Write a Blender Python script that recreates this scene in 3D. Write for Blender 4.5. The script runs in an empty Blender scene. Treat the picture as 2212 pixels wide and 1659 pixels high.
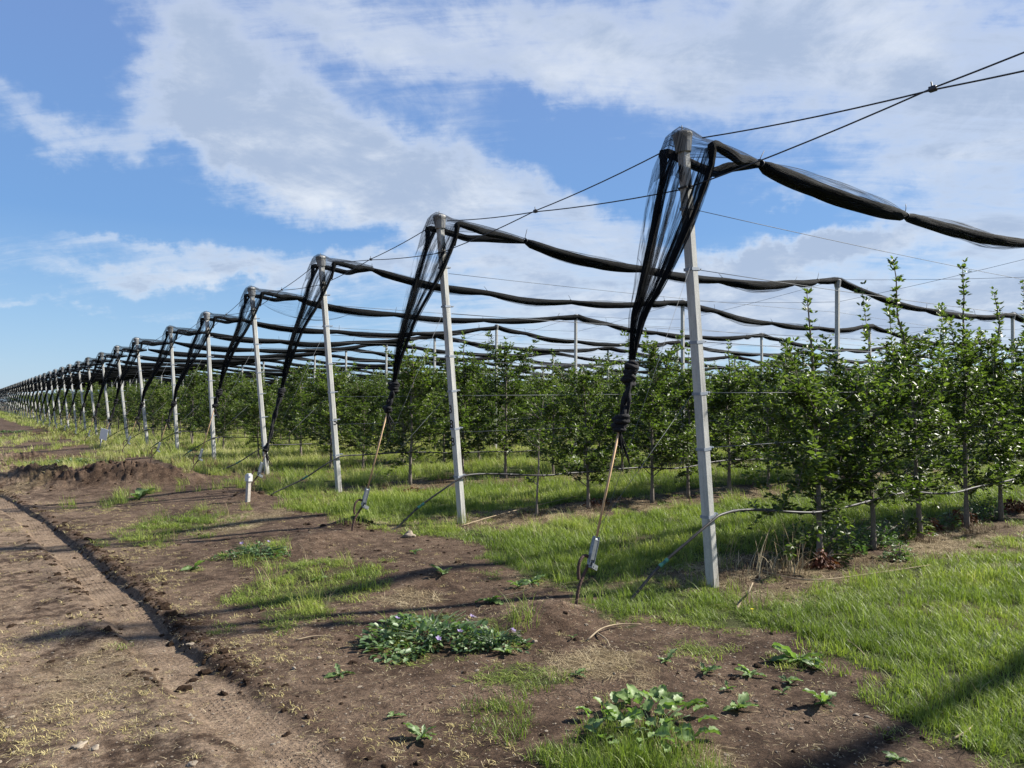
import bpy, math, random
import numpy as np
from mathutils import Vector, Matrix, Euler

# ------------------------------------------------------------------ camera, sky, sun, exposure
SC = bpy.context.scene
COL = SC.collection
F, YAW, PITCH, ROLL, CH = 1587.4 / 2212.0, 0.6408, 0.0258, 0.004, 1.65
cd = bpy.data.cameras.new("camera"); cam = bpy.data.objects.new("camera", cd); COL.objects.link(cam)
cd.sensor_width = 36.0; cd.lens = 36.0 * F; cd.clip_start = 0.05; cd.clip_end = 3000
_fw = np.array([math.sin(YAW), math.cos(YAW), 0.0]); _rt = np.array([math.cos(YAW), -math.sin(YAW), 0.0]); _up = np.array([0, 0, 1.0])
_f2 = _fw * math.cos(PITCH) + _up * math.sin(PITCH); _u2 = _up * math.cos(PITCH) - _fw * math.sin(PITCH)
_r3 = _rt * math.cos(ROLL) + _u2 * math.sin(ROLL); _u3 = _u2 * math.cos(ROLL) - _rt * math.sin(ROLL)
cam.matrix_world = Matrix([[_r3[i], _u3[i], -_f2[i], (0, 0, CH)[i]] for i in range(3)] + [[0, 0, 0, 1]])
SC.camera = cam
SC.view_settings.view_transform = 'Standard'; SC.view_settings.look = 'None'
SC.view_settings.gamma = 1; SC.view_settings.use_curve_mapping = False
SC.view_settings.exposure = 1.38

SUNV = np.array([4.6, -1.87, 4.0]); SUNV /= np.linalg.norm(SUNV)
sd = bpy.data.lights.new("sun", 'SUN'); sun = bpy.data.objects.new("sun", sd); COL.objects.link(sun)
sd.energy = 4.4; sd.angle = math.radians(1.4); sd.color = (1.0, 0.95, 0.86)
sun.rotation_euler = Vector(SUNV).to_track_quat('Z', 'Y').to_euler(); sun.location = (20, -8, 18)


class NT:
    """small node-tree writer"""
    def __init__(s, t): s.t = t; s.n = t.nodes; s.l = t.links
    def add(s, ty, **kw):
        n = s.n.new(ty)
        for k, v in kw.items(): setattr(n, k, v)
        return n
    def put(s, sock, v):
        if isinstance(v, bpy.types.NodeSocket): s.l.new(v, sock)
        elif v is not None: sock.default_value = v
    def m(s, op, a, b=None, c=None, clamp=False):
        n = s.add('ShaderNodeMath', operation=op, use_clamp=clamp)
        s.put(n.inputs[0], a)
        if b is not None: s.put(n.inputs[1], b)
        if c is not None: s.put(n.inputs[2], c)
        return n.outputs[0]
    def vm(s, op, a, b=None):
        n = s.add('ShaderNodeVectorMath', operation=op)
        s.put(n.inputs[0], a)
        if b is not None: s.put(n.inputs[1], b)
        return n.outputs[0]
    def mix(s, f, a, b, kind='RGBA', blend='MIX'):
        n = s.add('ShaderNodeMix', data_type=kind)
        if kind == 'RGBA': n.blend_type = blend
        i = {'RGBA': (0, 6, 7, 2), 'FLOAT': (0, 2, 3, 0)}[kind]
        s.put(n.inputs[i[0]], f); s.put(n.inputs[i[1]], a); s.put(n.inputs[i[2]], b)
        return n.outputs[i[3]]
    def noise(s, vec, scale, detail=4, rough=0.55, dist=0.0, out=0):
        n = s.add('ShaderNodeTexNoise')
        if vec is not None: s.put(n.inputs['Vector'], vec)
        n.inputs['Scale'].default_value = scale; n.inputs['Detail'].default_value = detail
        n.inputs['Roughness'].default_value = rough; n.inputs['Distortion'].default_value = dist
        return n.outputs[out]
    def ss(s, v, lo, hi, o0=0.0, o1=1.0):
        n = s.add('ShaderNodeMapRange', interpolation_type='SMOOTHSTEP')
        s.put(n.inputs[0], v)
        for i, q in zip((1, 2, 3, 4), (lo, hi, o0, o1)): s.put(n.inputs[i], q)
        return n.outputs[0]
    def ramp(s, f, stops):
        n = s.add('ShaderNodeValToRGB'); s.put(n.inputs[0], f)
        e = n.color_ramp.elements
        while len(e) < len(stops): e.new(0.5)
        for q, (p, c) in zip(e, stops): q.position = p; q.color = (*c, 1)
        return n.outputs[0]


def srgb(r, g, b):
    return tuple((v / 255 / 12.92) if v / 255 <= .04045 else ((v / 255 + .055) / 1.055) ** 2.4 for v in (r, g, b))


def pix_dir(px, py):
    d = _f2 + _r3 * ((px - 1106) / 1587.4) + _u3 * ((829.5 - py) / 1587.4)
    return d / np.linalg.norm(d)


def build_world():
    w = bpy.data.worlds.new("World"); SC.world = w; w.use_nodes = True
    t = NT(w.node_tree); t.n.clear()
    out = t.add('ShaderNodeOutputWorld'); bg = t.add('ShaderNodeBackground'); bg.inputs['Strength'].default_value = 0.058
    t.l.new(bg.outputs[0], out.inputs[0])
    sky = t.add('ShaderNodeTexSky', sky_type='NISHITA')
    sky.sun_disc = False
    sky.sun_elevation = math.asin(SUNV[2]); sky.sun_rotation = math.atan2(SUNV[0], SUNV[1])
    sky.air_density = 1.0; sky.dust_density = 0.3; sky.ozone_density = 2.2; sky.altitude = 100
    tc = t.add('ShaderNodeTexCoord').outputs['Generated']
    sx = t.add('ShaderNodeSeparateXYZ'); t.l.new(tc, sx.inputs[0])
    x, y, z = sx.outputs
    # angles on the sky: u = bearing from +Y towards +X, v = elevation
    wv = t.vm('SCALE', t.vm('SUBTRACT', t.noise(tc, 3.0, 5, .62, out=1), (0.5, 0.5, 0.5))); wv.node.inputs[3].default_value = 0.20
    wv2 = t.vm('SCALE', t.vm('SUBTRACT', t.noise(tc, 13, 5, .65, out=1), (0.5, 0.5, 0.5))); wv2.node.inputs[3].default_value = 0.085
    wd = t.vm('ADD', t.vm('ADD', tc, wv), wv2)
    sw = t.add('ShaderNodeSeparateXYZ'); t.l.new(wd, sw.inputs[0])
    u = t.m('ARCTAN2', sw.outputs[0], sw.outputs[1])
    v = t.m('ARCSINE', t.m('MINIMUM', t.m('MAXIMUM', sw.outputs[2], -1.0), 1.0))
    def blob(px, py, rx, ry, rot, amp):
        d = pix_dir(px, py); u0 = math.atan2(d[0], d[1]); v0 = math.asin(d[2])
        c, s_ = math.cos(rot), math.sin(rot)
        du = t.m('SUBTRACT', u, u0); dv = t.m('SUBTRACT', v, v0)
        a = t.m('MULTIPLY_ADD', du, c / (rx / 1587), t.m('MULTIPLY', dv, s_ / (rx / 1587)))
        b = t.m('MULTIPLY_ADD', du, -s_ / (ry / 1587), t.m('MULTIPLY', dv, c / (ry / 1587)))
        q = t.m('MULTIPLY_ADD', a, a, t.m('MULTIPLY', b, b))
        return t.m('MULTIPLY', t.m('EXPONENT', t.m('MULTIPLY', q, -1.0)), amp)
    total = None
    R = math.radians
    for b in [(430, 170, 130, 150, 0, .9), (600, 290, 260, 120, R(-25), 1.0), (860, 370, 250, 100, R(-25), .95),
              (1130, 440, 200, 65, R(-22), .7), (1300, 500, 120, 50, 0, .45), (250, 300, 180, 40, R(5), .35), (60, 230, 120, 40, R(-20), .5),
              (750, 430, 330, 50, R(-18), .5),
              (1150, 90, 560, 80, R(-10), .62), (1750, 120, 560, 170, R(-10), .85), (2120, 330, 240, 150, R(-15), .62), (760, 50, 260, 45, R(-20), .35),
              (1700, 540, 190, 42, R(12), .75), (1830, 505, 140, 34, R(8), .7), (1600, 570, 130, 30, 0, .4), (1250, 560, 260, 30, R(-6), .45),
              (450, 610, 260, 26, R(-3), .85), (330, 545, 150, 14, R(-8), .35), (850, 590, 330, 28, 0, .7), (1300, 650, 420, 45, 0, .7),
              (1900, 670, 620, 90, 0, 1.0), (1200, 740, 500, 50, 0, .5), (140, 660, 190, 12, R(-4), .4), (1560, 450, 40, 30, 0, .35), (1650, 395, 90, 22, R(-10), .4),
              (1250, 330, 190, 60, R(-30), -.45), (330, 470, 420, 40, R(-5), -.5), (1600, 400, 60, 40, 0, -.15), (130, 70, 260, 90, 0, -.6), (60, 400, 220, 60, 0, -.3),
              (1120, 200, 140, 60, R(-35), -.22), (1450, 440, 110, 50, R(-10), -.35), (1700, 450, 120, 35, 0, -.3), (300, 760, 420, 60, 0, -.45)]:
        q = blob(*b); total = q if total is None else t.m('ADD', total, q)
    # free noise on a flat cloud deck seen in perspective: carries on outside the frame
    zc = t.m('ADD', t.m('MAXIMUM', z, 0.0), 0.22)
    cv = t.add('ShaderNodeCombineXYZ'); t.put(cv.inputs[0], t.m('DIVIDE', x, zc)); t.put(cv.inputs[1], t.m('DIVIDE', y, zc)); cv.inputs[2].default_value = 3.1
    n1 = t.noise(cv.outputs[0], 1.3, 10, .62, .4)
    n2 = t.noise(cv.outputs[0], 4.2, 10, .66, .5)
    # combed wisps, drawn out along the wind
    rt = t.add('ShaderNodeVectorRotate', rotation_type='Z_AXIS'); t.l.new(cv.outputs[0], rt.inputs['Vector']); rt.inputs['Angle'].default_value = 0.75
    n3 = t.noise(t.vm('MULTIPLY', rt.outputs[0], (1.2, 5.0, 1.0)), 2.2, 9, .68, .9)
    nn = t.m('ADD', t.m('MULTIPLY', t.m('SUBTRACT', n1, .5), 1.5), t.m('ADD', t.m('MULTIPLY', t.m('SUBTRACT', n2, .5), 1.15), t.m('MULTIPLY', t.m('SUBTRACT', n3, .5), .9)))
    fb = blob(1106, 500, 1500, 1000, 0, 1.0)
    tot = t.m('ADD', total, t.m('MULTIPLY', t.m('SUBTRACT', 1.0, fb), .35))
    cl = t.m('ADD', tot, nn)
    mask = t.m('MULTIPLY', t.ss(cl, 0.10, 1.15), t.ss(z, -.03, .0))
    thick = t.ss(cl, 0.50, 1.15)
    # lit edges, greyer thick middle, broken by finer billows
    shade = t.m('ADD', t.m('MULTIPLY', t.noise(t.vm('ADD', cv.outputs[0], (0.13, -0.05, 0.3)), 3.0, 8, .62, .3), .6), t.m('MULTIPLY', n2, .4))
    cbri = t.mix(t.m('MULTIPLY', thick, t.ss(shade, .32, .56), clamp=True), (5.5, 5.85, 6.35, 1), (2.95, 3.6, 4.75, 1))
    grad = t.ramp(z, [(0.0, (.26, .40, .56)), (.10, (.19, .34, .545)), (.22, (.108, .245, .50)), (.42, (.125, .225, .47)), (.75, (.085, .17, .40)), (1.0, (.07, .14, .36))])
    base = t.mix(0.25, t.mix(1.0, grad, (10.0, 10.0, 10.0, 1), blend='MULTIPLY'), sky.outputs[0])
    col = t.mix(t.m('MULTIPLY', mask, .90), base, cbri)
    t.l.new(col, bg.inputs[0])


build_world()

# ------------------------------------------------------------------ noise and ground shape
RNG = np.random.default_rng(7)
_tab = RNG.random((257, 257)); _tab[256] = _tab[0]; _tab[:, 256] = _tab[:, 0]


def vnoise(x, y):
    x = np.asarray(x, float); y = np.asarray(y, float)
    xi = np.floor(x); yi = np.floor(y); fx = x - xi; fy = y - yi
    fx = fx * fx * (3 - 2 * fx); fy = fy * fy * (3 - 2 * fy)
    a = (xi.astype(int)) & 255; b = (yi.astype(int)) & 255
    return (_tab[a, b] * (1 - fx) + _tab[a + 1, b] * fx) * (1 - fy) + (_tab[a, b + 1] * (1 - fx) + _tab[a + 1, b + 1] * fx) * fy


def fbm(x, y, o=4, g=.5):
    s = 0; a = 1; t = 0
    for i in range(o):
        s = s + a * vnoise(np.asarray(x) * 2 ** i + 17.3 * i, np.asarray(y) * 2 ** i + 9.1 * i); t += a; a *= g
    return s / t


def sstep(v, a, b):
    q = np.clip((v - a) / (b - a), 0, 1); return q * q * (3 - 2 * q)


X0, Y0, SP, XS = 5.456, 4.25, 4.168, 9.54
NR = 40
ROWY = [Y0 + SP * n for n in range(NR)]
EDGE = np.array([(-3, 4.2), (1.3, 3.85), (1.7, 3.9), (2.35, 4.2), (3.07, 4.65), (3.54, 4.4), (4.15, 4.15), (5.13, 4.4), (6.2, 4.2), (7.2, 4.65), (7.9, 4.7), (8.3, 4.3), (9, 4.05), (10, 4.4), (11, 3.9), (12, 4.4), (13, 4.1), (16, 4.2), (20, 4.1), (30, 4.0), (60, 3.7), (160, 2.4)])
# spoil heaps along the road: centre, radii, height, turn
MOUNDS = [(3.52, 4.25, .42, .30, .17, .3), (4.12, 9.0, .30, .22, .12, 0), (3.9, 12.7, .25, .3, .10, 0), (2.45, 16.9, 1.25, .42, .40, -.35), (1.35, 18.2, 1.1, .5, .42, -.5), (3.3, 16.2, .8, .3, .20, -.4),
          (.2, 22.5, 1.2, .5, .33, -.4), (1.2, 25.5, 1.5, .5, .28, -.3), (2.9, 6.9, .5, .35, .09, .2), (3.6, 6.0, .6, .3, .07, 0), (3.3, 3.3, .5, .4, .05, 0), (3.35, 8.4, .7, .3, .08, .4)]
def _flat(px, py):
    d = pix_dir(px, py); k = -CH / d[2]; return (d[1] * k, d[0] * k)
RUTC = np.array(sorted([_flat(*q) for q in ((-40, 1048), (0, 1068), (60, 1108), (125, 1160), (190, 1222), (257, 1290), (350, 1395), (480, 1510), (640, 1640))]))
RUTC = np.vstack([[(-2, RUTC[0, 1] + .25), (1, RUTC[0, 1] + .08)], RUTC, [(RUTC[-1, 0] + 6, RUTC[-1, 1] - .9), (60, -3), (200, -8)]])


def ground_z(x, y, fine=True):
    x = np.asarray(x, float); y = np.asarray(y, float)
    z = np.interp(y, [-5, 4.3, 12.5, 25, 30, 45, 160], [0, 0, .03, .05, -.03, -.12, -.3])
    z = z - sstep(-x, -4.2, -1.2) * np.clip((y - 5) * .011, 0, .13)
    z = z + (fbm(x * .55, y * .55, 3) - .5) * .09 * sstep(np.abs(x - X0), .1, 1.0)
    rc = np.interp(y, RUTC[:, 0], RUTC[:, 1]); q = x - rc
    deep = .034 + .022 * vnoise(y * .9, y * 0 + 3)
    wl = .015 * (vnoise(y * 5, y * 0 + 21) - .5)
    inr = sstep(q, -.21, -.12) * sstep(-q - wl, -.175 - .14 * sstep(-y, -5.4, -3.9), -.125 + .02 * sstep(-y, -4.6, -3.4))
    z = z - deep * inr * np.interp(y, [2, 3.5, 5, 6], [.25, .35, .7, 1])
    lip = (.3 + .9 * vnoise(y * 3.1, x * 2 + 5)) * np.interp(y, [1, 3.5, 5.2, 9.5, 12], [.55, .6, 1, 1, .5])
    z = z + .030 * lip * np.exp(-((q - .23) / .06) ** 2) + .018 * lip * np.exp(-((q + .30) / .09) ** 2)
    z = z - .03 * np.exp(-((q + 1.75) / .2) ** 4) * vnoise(y * .7, y * 0 + 8)
    for (cx, cy, rx, ry, h, a) in MOUNDS:
        c, s = math.cos(a), math.sin(a)
        u = ((x - cx) * c + (y - cy) * s) / rx; v = (-(x - cx) * s + (y - cy) * c) / ry
        d = u * u + v * v
        k = np.exp(-d * (.8 + .5 * fbm(x * 3, y * 3, 2)))
        z = z + h * k * (1 + (.5 if h > .15 and rx > .6 else .25) * (fbm(x * 6, y * 6, 5, .75) - .5) * 2)
    if fine:
        bare = 1 - sstep(x, np.interp(y, EDGE[:, 0], EDGE[:, 1]) - .2, np.interp(y, EDGE[:, 0], EDGE[:, 1]) + .4)
        z = z + bare * ((fbm(x * 6, y * 6, 4, .6) - .5) * .014 + (fbm(x * 31, y * 31, 2) - .5) * .006)
        # rough crumbly lip beside the track
        z = z + .045 * np.exp(-((q - .24) / .09) ** 2) * (fbm(x * 14, y * 14, 3, .6) - .45) * lip
    return z


def gp(px, py, dz=0.0):
    """the place on the ground seen at a picture position (2212 x 1659 scale)"""
    d = pix_dir(px, py); o = np.array([0, 0, CH]); z = 0.0
    for _ in range(6):
        p = o + d * ((z + dz - CH) / d[2]); z = float(ground_z(p[0], p[1], False))
    return np.array([p[0], p[1], z])


def ell(px0, px1, py0, py1, dens, hgt=1.0):
    cxp, cyp = (px0 + px1) / 2, (py0 + py1) / 2
    c = gp(cxp, cyp); a = gp(px0, cyp); b = gp(px1, cyp); n = gp(cxp, py1); f = gp(cxp, py0)
    return (c[0], c[1], np.linalg.norm((b - a)[:2]) / 2, np.linalg.norm((f - n)[:2]) / 2, dens, hgt)


GPATCH = [ell(510, 810, 1212, 1345, 1.0), ell(690, 790, 1330, 1352, .6), ell(985, 1250, 1430, 1495, .75), ell(990, 1170, 1520, 1595, .5), ell(1130, 1530, 1545, 1720, 1.0, 1.5),
          ell(1440, 1600, 1382, 1425, .6), ell(1640, 1840, 1405, 1465, .35), ell(200, 270, 1382, 1412, .5), ell(310, 520, 1095, 1168, .9), ell(225, 345, 1050, 1100, .7), ell(0, 60, 930, 958, .6),
          ell(70, 250, 985, 1020, .55), ell(60, 130, 955, 985, .5), ell(480, 620, 1172, 1225, .7), ell(1000, 1130, 1225, 1262, .35), ell(810, 860, 1190, 1225, .3), ell(370, 520, 1030, 1062, .5), ell(150, 420, 910, 950, .7, 1.3), ell(1270, 1420, 1272, 1345, .9, 1.2), ell(840, 1130, 1320, 1445, .5), ell(1960, 2212, 1560, 1640, .35, .5)]
SPATCH = [ell(1150, 1400, 1390, 1470, .9), ell(450, 590, 1100, 1150, .9), ell(800, 950, 1275, 1315, .6), ell(1400, 1600, 1590, 1659, .7), ell(1600, 1760, 1250, 1330, .8), ell(1900, 2212, 1120, 1230, .7),
          ell(990, 1200, 1090, 1140, .7), ell(780, 960, 1110, 1150, .5), ell(20, 110, 1035, 1075, .6), ell(60, 330, 1390, 1480, .35), ell(80, 300, 1430, 1540, .3), ell(1080, 1200, 1240, 1275, .4), ell(900, 1000, 1060, 1130, .3)]


def patches(x, y, L, k=0.9):
    out = np.zeros_like(x)
    ax = np.array([.8016, -.598])
    for (cx, cy, ra, rb, d, h) in L:
        u = ((x - cx) * ax[0] + (y - cy) * ax[1]) / ra; v = ((x - cx) * -ax[1] + (y - cy) * ax[0]) / rb
        out = np.maximum(out, d * sstep(1.12 - np.sqrt(u * u + v * v) + (fbm(x * 2.5 + cx, y * 2.5, 3) - .5) * 1.2 + (fbm(x * 9 + cx, y * 9, 2) - .5) * .7, 0, .5))
    return out


def rowdist(y):
    n = np.round((y - Y0) / SP); return np.abs(y - (Y0 + n * SP))


def cover(x, y):
    """grass and straw amounts at a place"""
    xe = np.interp(y, EDGE[:, 0], EDGE[:, 1])
    nz = (fbm(x * 1.3 + 5, y * 1.3, 4) - .5)
    g = sstep(x - xe + nz * .75, -.08, .28)
    rd = rowdist(y) + (fbm(x * 1.1 + 31, y * 1.1, 3) - .5) * .38
    strip = sstep(-rd, -.85, -.55) * sstep(x, 5.0, 5.6)
    foot = sstep(-rd, -.75, -.45) * sstep(x, 4.6, 5.3)
    holes = sstep(fbm(x * .8 + 60, y * .8 + 7, 3), .60, .70) * .5
    g = g * (1 - .93 * strip) * (1 - holes * (y < 20))
    st = np.maximum(np.maximum(strip * .9, foot * .6) * sstep(fbm(x * 2.2, y * 2.2 + 40, 3), .30, .55), patches(x, y, SPATCH))
    g = g * (1 - .35 * sstep(y, 12, 18) * sstep(-x, -6.5, -5.0) * sstep(fbm(x * 1.4, y * 1.1 + 3, 3), .30, .5))
    pt = patches(x, y, GPATCH)
    g = np.maximum(g, pt * np.where((y > 5) | (x < 1.5), .62, .9))
    g = g * (1 - .35 * sstep(st, .5, 1))
    return np.clip(g, 0, 1), np.clip(st, 0, 1)


# ------------------------------------------------------------------ mesh helpers
def new_mesh(name, V, faces, mat=None, smooth=True, attrs=None, mats=None, midx=None):
    """faces: list of (n,k) integer arrays"""
    me = bpy.data.meshes.new(name)
    V = np.asarray(V, np.float32).reshape(-1, 3)
    faces = [np.asarray(f, np.int32) for f in faces if len(f)]
    me.vertices.add(len(V)); me.vertices.foreach_set('co', V.ravel())
    nl = sum(f.size for f in faces); nf = sum(len(f) for f in faces)
    me.loops.add(nl); me.polygons.add(nf)
    me.loops.foreach_set('vertex_index', np.concatenate([f.ravel() for f in faces]))
    tot = np.concatenate([np.full(len(f), f.shape[1], np.int32) for f in faces])
    me.polygons.foreach_set('loop_start', np.concatenate([[0], np.cumsum(tot)[:-1]]).astype(np.int32))
    me.polygons.foreach_set('loop_total', tot)
    me.polygons.foreach_set('use_smooth', np.full(nf, smooth, bool))
    for m in (mats or ([mat] if mat else [])): me.materials.append(m)
    if midx is not None: me.polygons.foreach_set('material_index', np.asarray(midx, np.int32))
    for k, a in (attrs or {}).items():
        a = np.asarray(a, np.float32)
        if a.ndim == 1:
            at = me.attributes.new(k, 'FLOAT', 'POINT'); at.data.foreach_set('value', a)
        else:
            at = me.attributes.new(k, 'FLOAT_COLOR', 'POINT'); at.data.foreach_set('color', a.ravel())
    me.update(calc_edges=True)
    return me


def obj(name, me, parent=None, loc=(0, 0, 0), rot=(0, 0, 0), scl=(1, 1, 1), **props):
    o = bpy.data.objects.new(name, me); COL.objects.link(o)
    o.location = loc; o.rotation_euler = rot; o.scale = scl
    if parent is not None: o.parent = parent
    for k, v in props.items():
        if v: o[k] = v
    return o


def thing(name, label, category, loc=(0, 0, 0), rot=(0, 0, 0), group=None, me=None, scl=(1, 1, 1)):
    o = obj(name, me, None, loc, rot, scl, label=label, category=category, group=group)
    if me is None: o.empty_display_size = .1
    return o


class MB:
    def __init__(s): s.V = []; s.F = {}; s.n = 0; s.A = []
    def add(s, V, F, a=0.0):
        V = np.asarray(V, float).reshape(-1, 3)
        for f in (F if isinstance(F, list) else [F]):
            f = np.asarray(f, int)
            if len(f): s.F.setdefault(f.shape[1], []).append(f + s.n)
        s.V.append(V); s.n += len(V); s.A.append(np.full(len(V), a) if np.isscalar(a) else np.asarray(a))
        return s
    def tube(s, P, r, sides=6, cap=True, a=0.0, wob=None):
        V, F = tube(P, r, sides, cap, wob); return s.add(V, F, a)
    def box(s, c, h, R=None, a=0.0, bev=0.0):
        V, F = box(h, bev); V = V if R is None else V @ np.asarray(R).T
        return s.add(V + np.asarray(c), F, a)
    def mesh(s, name, mat=None, smooth=True, key='tint', **kw):
        F = [np.concatenate(v) for v in s.F.values()]
        return new_mesh(name, np.concatenate(s.V), F, mat, smooth, {key: np.concatenate(s.A)}, **kw)


def box(h, bev=0.0):
    """half sizes h; corners along z cut back by bev"""
    hx, hy, hz = h
    if bev <= 0:
        V = np.array([(x, y, z) for z in (-hz, hz) for x, y in ((-hx, -hy), (hx, -hy), (hx, hy), (-hx, hy))])
        return V, [np.array([(0, 3, 2, 1), (4, 5, 6, 7), (0, 1, 5, 4), (1, 2, 6, 5), (2, 3, 7, 6), (3, 0, 4, 7)])]
    b = bev
    ring = [(-hx + b, -hy), (hx - b, -hy), (hx, -hy + b), (hx, hy - b), (hx - b, hy), (-hx + b, hy), (-hx, hy - b), (-hx, -hy + b)]
    V = np.array([(x, y, z) for z in (-hz, hz) for x, y in ring])
    Q = np.array([(i, (i + 1) % 8, 8 + (i + 1) % 8, 8 + i) for i in range(8)])
    return V, [Q, np.array([tuple(range(7, -1, -1)), tuple(range(8, 16))])]


def frames(P):
    P = np.asarray(P, float); n = len(P)
    T = np.gradient(P, axis=0); T /= np.linalg.norm(T, axis=1)[:, None] + 1e-12
    N = np.zeros_like(P)
    a = np.array([0, 0, 1.0]) if abs(T[0][2]) < .9 else np.array([1.0, 0, 0])
    v = np.cross(T[0], a); N[0] = v / np.linalg.norm(v)
    for i in range(1, n):
        v = N[i - 1] - T[i] * np.dot(N[i - 1], T[i]); N[i] = v / (np.linalg.norm(v) + 1e-12)
    return T, N, np.cross(T, N)


def tube(P, r, sides=6, cap=True, wob=None):
    P = np.asarray(P, float); n = len(P); r = np.broadcast_to(np.asarray(r, float), (n,))
    T, N, B = frames(P)
    a = np.linspace(0, 2 * np.pi, sides, endpoint=False)
    rr = r[:, None] * np.ones(sides)[None]
    if wob is not None: rr = rr * wob(np.arange(n)[:, None], a[None])
    V = P[:, None] + rr[..., None] * (np.cos(a)[None, :, None] * N[:, None] + np.sin(a)[None, :, None] * B[:, None])
    i = np.arange(n - 1)[:, None] * sides; j = np.arange(sides)[None]; k = (j + 1) % sides
    Q = np.stack([i + j, i + k, i + sides + k, i + sides + j], -1).reshape(-1, 4)
    V = V.reshape(-1, 3); F = [Q]
    if cap:
        F.append(np.array([tuple(range(sides - 1, -1, -1)), tuple(range((n - 1) * sides, n * sides))]))
    return V, F


def spline(C, n):
    """smooth curve through control points"""
    C = np.asarray(C, float); m = len(C)
    Cp = np.vstack([2 * C[0] - C[1], C, 2 * C[-1] - C[-2]])
    t = np.linspace(0, m - 1 - 1e-9, n); i = t.astype(int); f = (t - i)[:, None]
    p0, p1, p2, p3 = Cp[i], Cp[i + 1], Cp[i + 2], Cp[i + 3]
    return .5 * ((2 * p1) + (-p0 + p2) * f + (2 * p0 - 5 * p1 + 4 * p2 - p3) * f * f + (-p0 + 3 * p1 - 3 * p2 + p3) * f ** 3)


# ------------------------------------------------------------------ materials
def material(name):
    m = bpy.data.materials.new(name); m.use_nodes = True
    t = NT(m.node_tree); t.n.clear()
    out = t.add('ShaderNodeOutputMaterial')
    return m, t, out


def pbsdf(t, col, rough=.6, spec=.4, metal=0.0, normal=None):
    b = t.add('ShaderNodeBsdfPrincipled')
    t.put(b.inputs['Base Color'], (*col, 1) if isinstance(col, tuple) and len(col) == 3 else col)
    t.put(b.inputs['Roughness'], rough); t.put(b.inputs['Specular IOR Level'], spec); t.put(b.inputs['Metallic'], metal)
    if normal is not None: t.l.new(normal, b.inputs['Normal'])
    return b


def bump(t, h, strength=.5, dist=.01):
    b = t.add('ShaderNodeBump'); b.inputs['Strength'].default_value = strength; b.inputs['Distance'].default_value = dist
    t.l.new(h, b.inputs['Height']); return b.outputs[0]


def simple(name, col, rough=.6, spec=.4, metal=0.0, var=.25, nscale=30, bumps=.3, bdist=.002):
    m, t, out = material(name)
    tc = t.add('ShaderNodeTexCoord').outputs['Object']
    n = t.noise(tc, nscale, 5, .6)
    lo = tuple(c * (1 - var) for c in col); hi = tuple(min(1, c * (1 + var)) for c in col)
    c = t.ramp(n, [(.25, lo), (.75, hi)])
    b = pbsdf(t, c, rough, spec, metal, bump(t, t.noise(tc, nscale * 4, 3), bumps, bdist))
    t.l.new(b.outputs[0], out.inputs[0]); return m


def m_leaf(name, stops, trans=.30, rough=.38, spec=.5, under=1.35):
    m, t, out = material(name)
    a = t.add('ShaderNodeAttribute', attribute_name='tint').outputs['Fac']
    oi = t.add('ShaderNodeObjectInfo')
    f = t.m('ADD', t.m('MULTIPLY', a, .8), t.m('MULTIPLY', oi.outputs['Random'], .2))
    geo = t.add('ShaderNodeNewGeometry')
    c = t.ramp(f, stops)
    back = t.mix(1.0, c, (under, under * .98, under * 1.02, 1), blend='MULTIPLY')
    c2 = t.mix(geo.outputs['Backfacing'], c, back)
    rg = t.mix(geo.outputs['Backfacing'], rough, .8, 'FLOAT')
    b = pbsdf(t, c2, rg, spec)
    tr = t.add('ShaderNodeBsdfTranslucent'); t.put(tr.inputs[0], t.mix(1.0, c, (1.5, 1.75, .7, 1), blend='MULTIPLY'))
    mx = t.add('ShaderNodeMixShader'); mx.inputs[0].default_value = trans
    t.l.new(b.outputs[0], mx.inputs[1]); t.l.new(tr.outputs[0], mx.inputs[2]); t.l.new(mx.outputs[0], out.inputs[0])
    return m


M_APPLE = m_leaf("apple_leaf", [(0, (.028, .043, .013)), (.4, (.060, .088, .022)), (.75, (.115, .148, .038)), (1, (.23, .25, .08))], .40, .45, .42)
M_FARLEAF = m_leaf("far_apple_leaf", [(0, (.032, .050, .015)), (.5, (.075, .105, .028)), (1, (.19, .21, .06))], .40, .55, .4)
M_BROWNLEAF = m_leaf("withered_leaf", [(0, (.04, .010, .005)), (.5, (.11, .03, .014)), (1, (.20, .09, .04))], .2, .6, .3, 1.1)
M_WEED = m_leaf("weed_leaf", [(0, (.05, .09, .03)), (.5, (.11, .165, .06)), (1, (.22, .28, .15))], .25, .5, .4, 1.2)
M_MALLOW = m_leaf("mallow_leaf", [(0, (.028, .058, .02)), (.5, (.075, .13, .045)), (1, (.17, .23, .11))], .25, .45, .45, 1.3)
M_PETAL = m_leaf("petal", [(0, (.16, .11, .26)), (1, (.34, .28, .46))], .3, .6, .2, 1.0)
M_YELLOW = m_leaf("yellow_petal", [(0, (.7, .55, .03)), (1, (.8, .7, .05))], .3, .6, .2, 1.0)


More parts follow.
